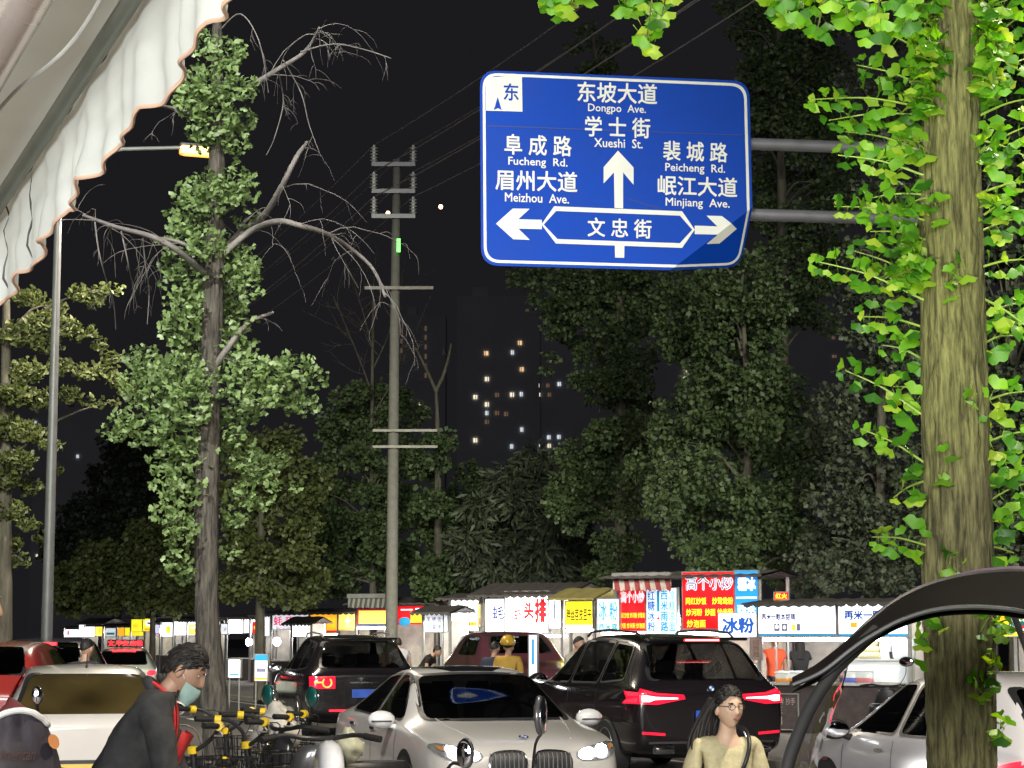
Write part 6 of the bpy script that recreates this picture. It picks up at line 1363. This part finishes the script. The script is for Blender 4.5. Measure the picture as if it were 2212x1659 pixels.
# ------------------------------------------------------------------ bicycles and scooters
def make_bike(label):
    r = empty('shared_bicycle', (0, 0, 0), 0, label, 'bicycle', 'bicycles parked at the kerb')
    for x in (-.52, .52):
        m = MB(); m.tube([(x + .30 * math.cos(a), 0, .31 + .30 * math.sin(a)) for a in [2 * math.pi * k / 36 for k in range(36)]], .019, 8, closed=True); w = m.build('wheel', MT['rubber'], r)
        m = MB(); m.tube([(x + .275 * math.cos(a), 0, .31 + .275 * math.sin(a)) for a in [2 * math.pi * k / 36 for k in range(36)]], .01, 6, closed=True)
        for k in range(10): a = 2 * math.pi * k / 10; m.tube([(x, 0, .31), (x + .27 * math.cos(a), 0, .31 + .27 * math.sin(a))], .003, 4)
        m.build('rim', MT['galv'], w)
        m = MB(); m.tube([(x + .335 * math.cos(a), 0, .31 + .335 * math.sin(a)) for a in [R(15 + 150 * k / 12) for k in range(13)]], .022, 6); m.build('mudguard', MT['yellow'], r)
    m = MB(); m.tube(smoothpath([(-.52, 0, .31), (-.18, 0, .30), (.12, 0, .42), (.36, 0, .78)]), .028, 10); m.tube([(-.18, 0, .30), (-.27, 0, .74)], .022, 10); m.tube([(-.52, .06, .31), (-.25, .02, .62)], .012, 6); m.tube([(-.52, -.06, .31), (-.25, -.02, .62)], .012, 6); m.build('frame', MT['yellow'], r)
    m = MB(); m.tube([(.52, .05, .31), (.42, .05, .66), (.40, 0, .72)], .014, 8); m.tube([(.52, -.05, .31), (.42, -.05, .66), (.40, 0, .72)], .014, 8); m.tube([(.40, 0, .66), (.355, 0, .98)], .021, 10); m.build('fork', MT['black'], r)
    m = MB()
    m.tube(smoothpath([(.17, -.30, 1.135), (.27, -.29, 1.13), (.36, -.22, 1.12), (.40, -.12, 1.05), (.365, -.04, .985), (.355, 0, .975), (.365, .04, .985), (.40, .12, 1.05), (.36, .22, 1.12), (.27, .29, 1.13), (.17, .30, 1.135)], 5), .0135, 8); hb_ = m.build('handlebar', MT['black'], r)
    for sy in (-1, 1):
        m = MB(); m.tube([(.155, sy * .30, 1.136), (.275, sy * .288, 1.129)], [.019, .0175], 10); m.build('grip', MT['rubber'], hb_)
        m = MB(); m.tube([(.29, sy * .283, 1.128), (.325, sy * .26, 1.126)], .028, 12); m.build('yellow_band', MT['yellow'], hb_)
        m = MB(); m.tube(smoothpath([(.30, sy * .27, 1.11), (.31, sy * .30, 1.07), (.22, sy * .325, 1.075)], 3), .006, 6); m.build('brake_lever', MT['galv'], hb_)
        m = MB(); m.tube(smoothpath([(.31, sy * .26, 1.12), (.50, sy * .16, 1.10), (.50, sy * .06, .92), (.42, sy * .03, .78)], 4), .004, 5); m.build('cable', MT['black'], hb_)
    m = MB(); m.tube([(.355, 0, .955), (.35, 0, .995)], .032, 12); m.build('stem_clamp', MT['yellow'], r)
    m = MB(); m.ell((-.29, 0, .80), (.145, .09, .045)); m.ell((-.17, 0, .795), (.12, .045, .03)); m.tube([(-.27, 0, .70), (-.28, 0, .78)], .014, 8); m.build('saddle', MT['black'], r, 180)
    m = MB()
    for z, k in ((.68, .8), (.76, .87), (.84, .93), (.92, 1.0)): m.tube([(.58 + dx * .15 * k, dy * .18 * k, z) for dx, dy in ((-1, -1), (1, -1), (1, 1), (-1, 1))], .0045, 5, closed=True)
    for i in range(9):
        t = -1 + 2 * i / 8
        for a, b in (((t, -1), (t, -1)), ((t, 1), (t, 1)), ((-1, t), (-1, t)), ((1, t), (1, t))): m.tube([(.58 + a[0] * .12, a[1] * .144, .68), (.58 + b[0] * .15, b[1] * .18, .92)], .003, 4)
        m.tube([(.58 + t * .12, -.144, .68), (.58 + t * .12, .144, .68)], .003, 4)
    m.build('basket', MT['black'], r); return r
b0 = make_bike('yellow and black shared bicycle nearest the man, bars beside the trunk')
BK = [(420, 1640, 12.6, 52, None), (535, 1600, 13.2, 40, 'shared bicycle in front of the slender trunk with yellow bar clamps'), (585, 1560, 14.0, 44, 'shared bicycle with bars raised over the others, right of the slender trunk'), (625, 1575, 14.6, 38, 'shared bicycle at the outer end of the row, loaded with a white bag'), (490, 1600, 15.2, 60, 'shared bicycle half hidden behind the slender trunk')]
for i, (px, py, D, a, lab) in enumerate(BK):
    o = b0 if i == 0 else copy_tree(b0); p = P(px, 1378, D); p.z = .1; o.location = p - Vector((math.cos(R(a)) * .35, math.sin(R(a)) * .35, 0)); o.rotation_euler = (0, 0, R(a))
    if lab: o['label'] = lab
def bag(px, py, D, r, label, mat):
    mb = MB(); c = P(px, py, D); mb.ell((0, 0, 0), (r, r * .8, r * 1.15), Matrix.Translation(c), None, 26, 18)
    for k, v in enumerate(mb.v):
        d = v - c; n = noise.noise(d * 9 / (r * 4)) * .25 + noise.noise(d * 30 / (r * 4)) * .12; t = max(0, d.z / r); d = Vector((d.x * (1 - .45 * t), d.y * (1 - .45 * t), d.z)); mb.v[k] = c + d * (1 + n)
    return tag(mb.build('plastic_bag', mat, None, 180, c), label, 'bag')
bag(596, 1580, 14.3, .17, 'crumpled white plastic bag in a bicycle basket right of the slender trunk', M('white_bag', (.5, .48, .44), .5, var=.3, scale=9))
bag(752, 1612, 13.4, .10, 'small pale yellow bag hanging beside the dark scooter handle', M('pale_bag', (.42, .42, .30), .5, var=.3, scale=9))
def make_scooter(label, bodym, loc, rz, mirrors=(1, 1), mround=True, seatm=None, mh=.0, mirm=None, mr=.06, mpos=None):
    r = empty('electric_scooter', loc, rz, label, 'scooter')
    for x in (-.60, .60):
        m = MB(); m.tube([(x + .19 * math.cos(a), 0, .235 + .19 * math.sin(a)) for a in [2 * math.pi * k / 28 for k in range(28)]], .045, 10, closed=True); w = m.build('wheel', MT['rubber'], r); m = MB(); m.lathe([(.04, -.05), (.15, -.03), (.15, .03), (.04, .05)], 18, frame((x, 0, .235), (0, 1, 0))); m.build('rim', MT['galv'], w)
    def lo(rows, name, mat, par=None):
        m = MB(); m.grid([[Vector(p) for p in q] for q in rows], closed=True); n = len(rows[0]); m.f.append(tuple(range(n))); m.m.append(0); m.f.append(tuple(range(len(m.v) - 1, len(m.v) - 1 - n, -1))); m.m.append(0); return m.build(name, mat, par or r, 60)
    ring = lambda x, z, a, b, tilt=0: [(x + b * math.sin(t) * tilt + (0), a * math.cos(t), z + b * math.sin(t)) for t in [2 * math.pi * k / 18 for k in range(18)]]
    hring = lambda x, y, z, a, b: [(x + a * math.cos(t), y + b * math.sin(t), z) for t in [2 * math.pi * k / 18 for k in range(18)]]
    lo([hring(.46, 0, .36, .06, .12), hring(.42, 0, .55, .07, .19), hring(.38, 0, .80, .075, .20), hring(.34, 0, .95, .07, .15), hring(.33, 0, 1.0, .04, .09)], 'front_shield', bodym)
    lo([ring(.45, .33, .14, .05), ring(.1, .30, .17, .05), ring(-.2, .32, .17, .06)], 'floorboard', MT['black'])
    lo([hring(-.30, 0, .32, .22, .13), hring(-.36, 0, .52, .30, .16), hring(-.38, 0, .70, .33, .14)], 'seat_box', bodym)
    lo([hring(-.38, 0, .70, .33, .14), hring(-.37, 0, .76, .34, .15), hring(-.36, 0, .80, .30, .12)], 'seat', seatm or MT['black'])
    m = MB(); m.tube([(-.66, 0, .60), (-.86, 0, .50), (-.9, 0, .30)], [.10, .09, .05], 10); m.build('rear_mudguard', bodym, r)
    m = MB(); m.tube([(.60, 0, .235), (.52, 0, .45), (.35, 0, 1.02)], .03, 10); m.build('fork', MT['galv'], r)
    m = MB(); m.tube(smoothpath([(.18, -.34, 1.04), (.28, -.22, 1.06), (.34, -.08, 1.04), (.34, .08, 1.04), (.28, .22, 1.06), (.18, .34, 1.04)], 4), .015, 8); h = m.build('handlebar', MT['black'], r)
    for sy in (-1, 1): m = MB(); m.tube([(.16, sy * .36, 1.038), (.245, sy * .27, 1.055)], .021, 10); m.build('grip', MT['rubber'], h)
    m = MB(); m.ell((.44, 0, .94), (.06, .09, .07)); m.build('headlamp', MT['clear'], r, 180)
    for mp, my, mz in mpos or ():
        W2 = Matrix.Translation(Vector(loc)) @ Matrix.Rotation(rz, 4, 'Z'); q = W2.inverted() @ mp; iy = -1 if q.y < 0 else 1
        m = MB(); m.tube(smoothpath([Vector((.27, iy * .2, 1.06)), q.lerp(Vector((.27, iy * .2, 1.06)), .5) + Vector((.03, 0, 0)), q - Vector((0, 0, mz * .8))], 4), .007, 6); m.build('mirror_stem', MT['black'], h)
        Ml = W2.inverted() @ frame(mp, Matrix.Rotation(my, 3, 'Z') @ Vector((0, -1, .05)), (1, 0, 0)); m = MB(); m.ell((0, 0, -.012), (mz * .62, mz, .022), Ml, None, 20, 12); u = m.build('mirror', mirm or MT['black'], r, 180)
        m = MB(); m.ell((0, 0, .004), (mz * .56, mz * .92, .009), Ml, None, 20, 10); m.build('mirror_glass', MT['mirror'], u, 180)
    for sy, on in zip((-1, 1), mirrors):
        if not on: continue
        a = Vector((.27, sy * .20, 1.06)); b = Vector((.27, sy * .30, 1.24 + mh)); m = MB(); m.tube(smoothpath([a, a.lerp(b, .5) + Vector((0, sy * .04, 0)), b], 4), .006, 6); st = m.build('mirror_stem', MT['black'], h)
        m = MB(); m.ell((.27, sy * .31, 1.28 + mh), (.022, mr * (1 if mround else 1.5), mr)); q = m.build('mirror', mirm or MT['black'], r, 180)
        m = MB(); m.ell((.25, sy * .31, 1.28 + mh), (.006, mr * (.9 if mround else 1.38), mr * .88)); m.build('mirror_glass', MT['mirror'], q, 180)
    return r
def ground(px, D, z=.1): p = P(px, 1378, D); p.z = z; return p
teal = M('teal_cap', (.01, .10, .09), .25, coat=1)
# dark scooters with teal mirror backs between bicycles and sedan
make_scooter('dark scooter with round teal mirrors beside the white sedan door', M('dark_shell', (.03, .03, .035), .3, coat=1), ground(700, 14.2), R(215), mirm=teal, mr=.072, mh=-.02)
# white scooter rear with yellow plate
ws = make_scooter('dark scooter with a rounded white rear box and yellow number plate before the bicycles', M('grey_black_shell', (.05, .05, .055), .3, coat=1), ground(700, 12.4, .1), R(99), mirrors=(0, 0))
m = MB(); m.tube(smoothpath([(-.56 + .25 * math.cos(a), 0, .78 + .22 * math.sin(a)) for a in [R(0 + 180 * k / 8) for k in range(9)]], 2), .075, 12); m.build('top_box', M('white_shell', (.72, .74, .80), .3, coat=1), ws, 180)
m = MB(); m.box((-.92, 0, .86), (.015, .24, .15)); pz = m.build('number_plate', MT['yellow'], ws); vs, fs = glyphs('878', .02); m = MB(); m.add([(-.93, -a * .16, .87 + b * .07) for a, b, _ in vs], fs); m.build('lettering', MT['black'], pz, None)
# scooter whose two mirrors stand in front of the sedan
make_scooter('black scooter before the white sedan, its two mirrors rising', MT['black'], ground(1090, 8.9), R(105), (0, 0), mirm=M('mirror_grey_back', (.06, .06, .065), .25, coat=1), mpos=((P(1003, 1628, 8.9), R(-25), .068), (P(1172, 1545, 8.7), R(72), .086)))
# scooter with wind blanket at the left
sb = make_scooter('scooter wrapped in a dark purple quilted wind blanket with white piping at the left', M('maroon_shell', (.10, .02, .03), .3, coat=1), ground(-30, 9.46), R(-62), mirrors=(0, 0), mirm=MT['black'], mpos=((P(80, 1502, 9.0), R(8), .042),))
purple = M('quilted_purple', (.030, .024, .034), .6, var=.35, scale=7, bump=.6)
def bl(x, y, z): return Vector((x, y, z))
m = MB(); rows = []
for i in range(22):
    t = i / 21; z = 1.30 - .95 * t; w = .13 + .16 * t + .02 * math.sin(t * 9); rows.append([bl(.52 + .10 * math.cos(a) + .16 * t * math.sin(t * 3) + .02 * noise.noise((a * 3, t * 6, 2)), w * math.sin(a) * 1.15 * (1 + .08 * noise.noise((a * 4, t * 5, 9))), z + .035 * math.cos(a * 2) * (1 - t)) for a in [-2.0 + 4.0 * k / 30 for k in range(31)]])
m.grid(rows); wb = m.build('wind_blanket', purple, sb, 180)
m = MB(); m.tube([p + Vector((.006, 0, .006)) for p in rows[0]], .014, 8); m.build('white_piping', MT['white'], wb)
m = MB(); m.grid([[bl(.44 + (p.x - .44) * k, p.y * k, p.z + .06 * (1 - k * k)) for p in rows[0]] for k in (1, .8, .6, .4, .2, .02)]); m.build('maroon_top', M('maroon_cloth', (.13, .03, .035), .6, var=.2), wb, 180)
def onb(a, t, off=.012):                              # a point on the blanket at angle a, height fraction t
    z = 1.30 - .95 * t; w_ = .13 + .16 * t + .02 * math.sin(t * 9); return bl(.52 + (.10 + off) * math.cos(a) + .16 * t * math.sin(t * 3), (w_ + off) * math.sin(a) * 1.15, z)
def bpatch(name, a0, t0, shape, mat, sc=1.0, off=.022):
    c = onb(a0, t0, off); e1 = (onb(a0 + .1, t0, off) - onb(a0 - .1, t0, off)).normalized(); e2 = (onb(a0, t0 - .05, off) - onb(a0, t0 + .05, off)).normalized(); vs, fs = shape
    m = MB(); m.add([c + e1 * q[0] * sc + e2 * q[1] * sc * (1 if len(q) < 4 else 1) for q in vs], fs); return m.build(name, mat, wb, None)
disc = ([(.5 * math.cos(2 * math.pi * k / 24), .5 * math.sin(2 * math.pi * k / 24)) for k in range(24)], [tuple(range(24))])
bpatch('orange_patch', .75, .10, disc, M('orange_patch', (.50, .20, .06), .7), .065, .035)
vs, fs = glyphs('American', .004, .3); bpatch('lettering', -.1, .15, ([(x * .17, y * .05) for x, y, _ in vs], fs), M('faded_letters', (.16, .09, .07), .8), 1, .04)
m = MB()
for k in range(2): m.tube(smoothpath([onb(-1.2, .05, .03), onb(-1.3 + .1 * k, .18, .05), onb(-1.25 + .2 * k, .36 - .05 * k, .05), onb(-1.05 + .1 * k, .38, .05), onb(-1.0, .22, .05), onb(-1.1, .06, .03)], 5), .007, 6)
m.build('white_strap', MT['white'], wb)
# ---- scooter with a rain canopy at the right edge
cs = make_scooter('scooter under a dark arched rain canopy with clear plastic windscreen at the right edge', M('grey_shell', (.05, .05, .055), .3, coat=1), ground(2040, 6.6), R(195), mirrors=(0, 0))
co = cs.location.copy(); cinv = (Matrix.Translation(co) @ Matrix.Rotation(R(195), 4, 'Z')).inverted()
def cp_(px, py, D): return cinv @ P(px, py, D)
canm = M('canopy_cloth', (.006, .005, .0048), .75, spec=.03, var=.3, scale=8, bump=.2); purp = M('canopy_top_purple', (.09, .04, .11), .5, var=.15)
A_ = smoothpath([cp_(*q) for q in ((1712, 1480, 5.55), (1775, 1452, 5.55), (1840, 1402, 5.55), (1885, 1372, 5.55), (1950, 1338, 5.55), (2030, 1316, 5.55), (2130, 1312, 5.55), (2230, 1326, 5.55), (2330, 1365, 5.6), (2400, 1420, 5.65))], 5)
B_ = smoothpath([cp_(*q) for q in ((1711, 1478, 5.56), (1762, 1444, 5.7), (1826, 1394, 5.8), (1872, 1350, 5.95), (1930, 1302, 6.1), (2005, 1264, 6.2), (2110, 1240, 6.25), (2230, 1236, 6.25), (2330, 1262, 6.25), (2420, 1330, 6.2))], 5)
C_ = smoothpath([cp_(*q) for q in ((1800, 1470, 7.2), (1850, 1420, 7.2), (1890, 1375, 7.2), (1930, 1330, 7.2), (1970, 1290, 7.2), (2020, 1256, 7.1), (2115, 1229, 7.0), (2230, 1224, 7.0), (2330, 1246, 7.0), (2420, 1310, 7.0))], 5)
m = MB(); m.grid([[a.lerp(b, t) + (Vector((0, 0, .02 * math.sin(math.pi * t)))) for a, b in zip(A_, B_)] for t in [k / 6 for k in range(7)]]); m.grid([[a.lerp(b, t) + Vector((0, 0, -.02)) for a, b in zip(A_, B_)] for t in [k / 6 for k in range(7)]]); vz = m.build('canopy_visor', canm, cs, 180)
m = MB(); m.tube(B_, .009, 6); m.tube(A_, .007, 6); m.build('visor_hem', MT['black'], vz)
m = MB(); m.grid([[b.lerp(c, t) for b, c in zip(B_, C_)] for t in [k / 6 for k in range(7)]]); m.build('canopy_roof', purp, cs, 180)
S_ = smoothpath([cp_(*q) for q in ((1895, 1360, 5.62), (1850, 1402, 5.6), (1800, 1452, 5.58), (1752, 1525, 5.55), (1722, 1592, 5.52), (1700, 1660, 5.5), (1688, 1760, 5.5))], 5)
m = MB(); m.tube(S_, .018, 10); m.build('canopy_strut', MT['rubber'], cs, 60)
T_ = smoothpath([cp_(*q) for q in ((1898, 1372, 6.1), (1846, 1410, 6.1), (1826, 1465, 6.1), (1804, 1530, 6.1), (1780, 1600, 6.1), (1766, 1660, 6.1), (1752, 1760, 6.1))], 5)
m = MB(); rows = []
for j in range(9):
    t = j / 8; rows.append([a.lerp(b, t) + Vector((0, 0, .010 * noise.noise((a.z * 14, t * 3, 5)))) + (cinv.to_3x3() @ Vector((.012 * noise.noise((a.z * 20, t * 5, 1)), -.05 * math.sin(math.pi * t) + .02 * noise.noise((a.z * 16, t * 6, 9)), 0))) for a, b in zip(S_, T_)])
m.grid(rows); pm_, nt_, b_ = newmat('crinkled_plastic'); pm_ = glassmat('crinkled_plastic', (.50, .47, .46), .16); m.build('clear_windscreen', pm_, cs, 180)
for y1, y2 in ((.3, -.9),):
    for sy in (-1, 1): m = MB(); m.tube(smoothpath([bl(-.5, sy * .18, .75), bl(-.52, sy * .24, 1.3), bl(-.35, sy * .28, 1.86)], 4), .012, 8); m.build('rear_strut', MT['galv'], cs)
# red handlebar of a small motorbike behind the silver car
rb = make_scooter('dark red motorbike with a square mirror behind the silver car', MT['black'], ground(1905, 30.5, 0), R(70), mirrors=(1, 0), mround=False, mh=.12, mr=.075)
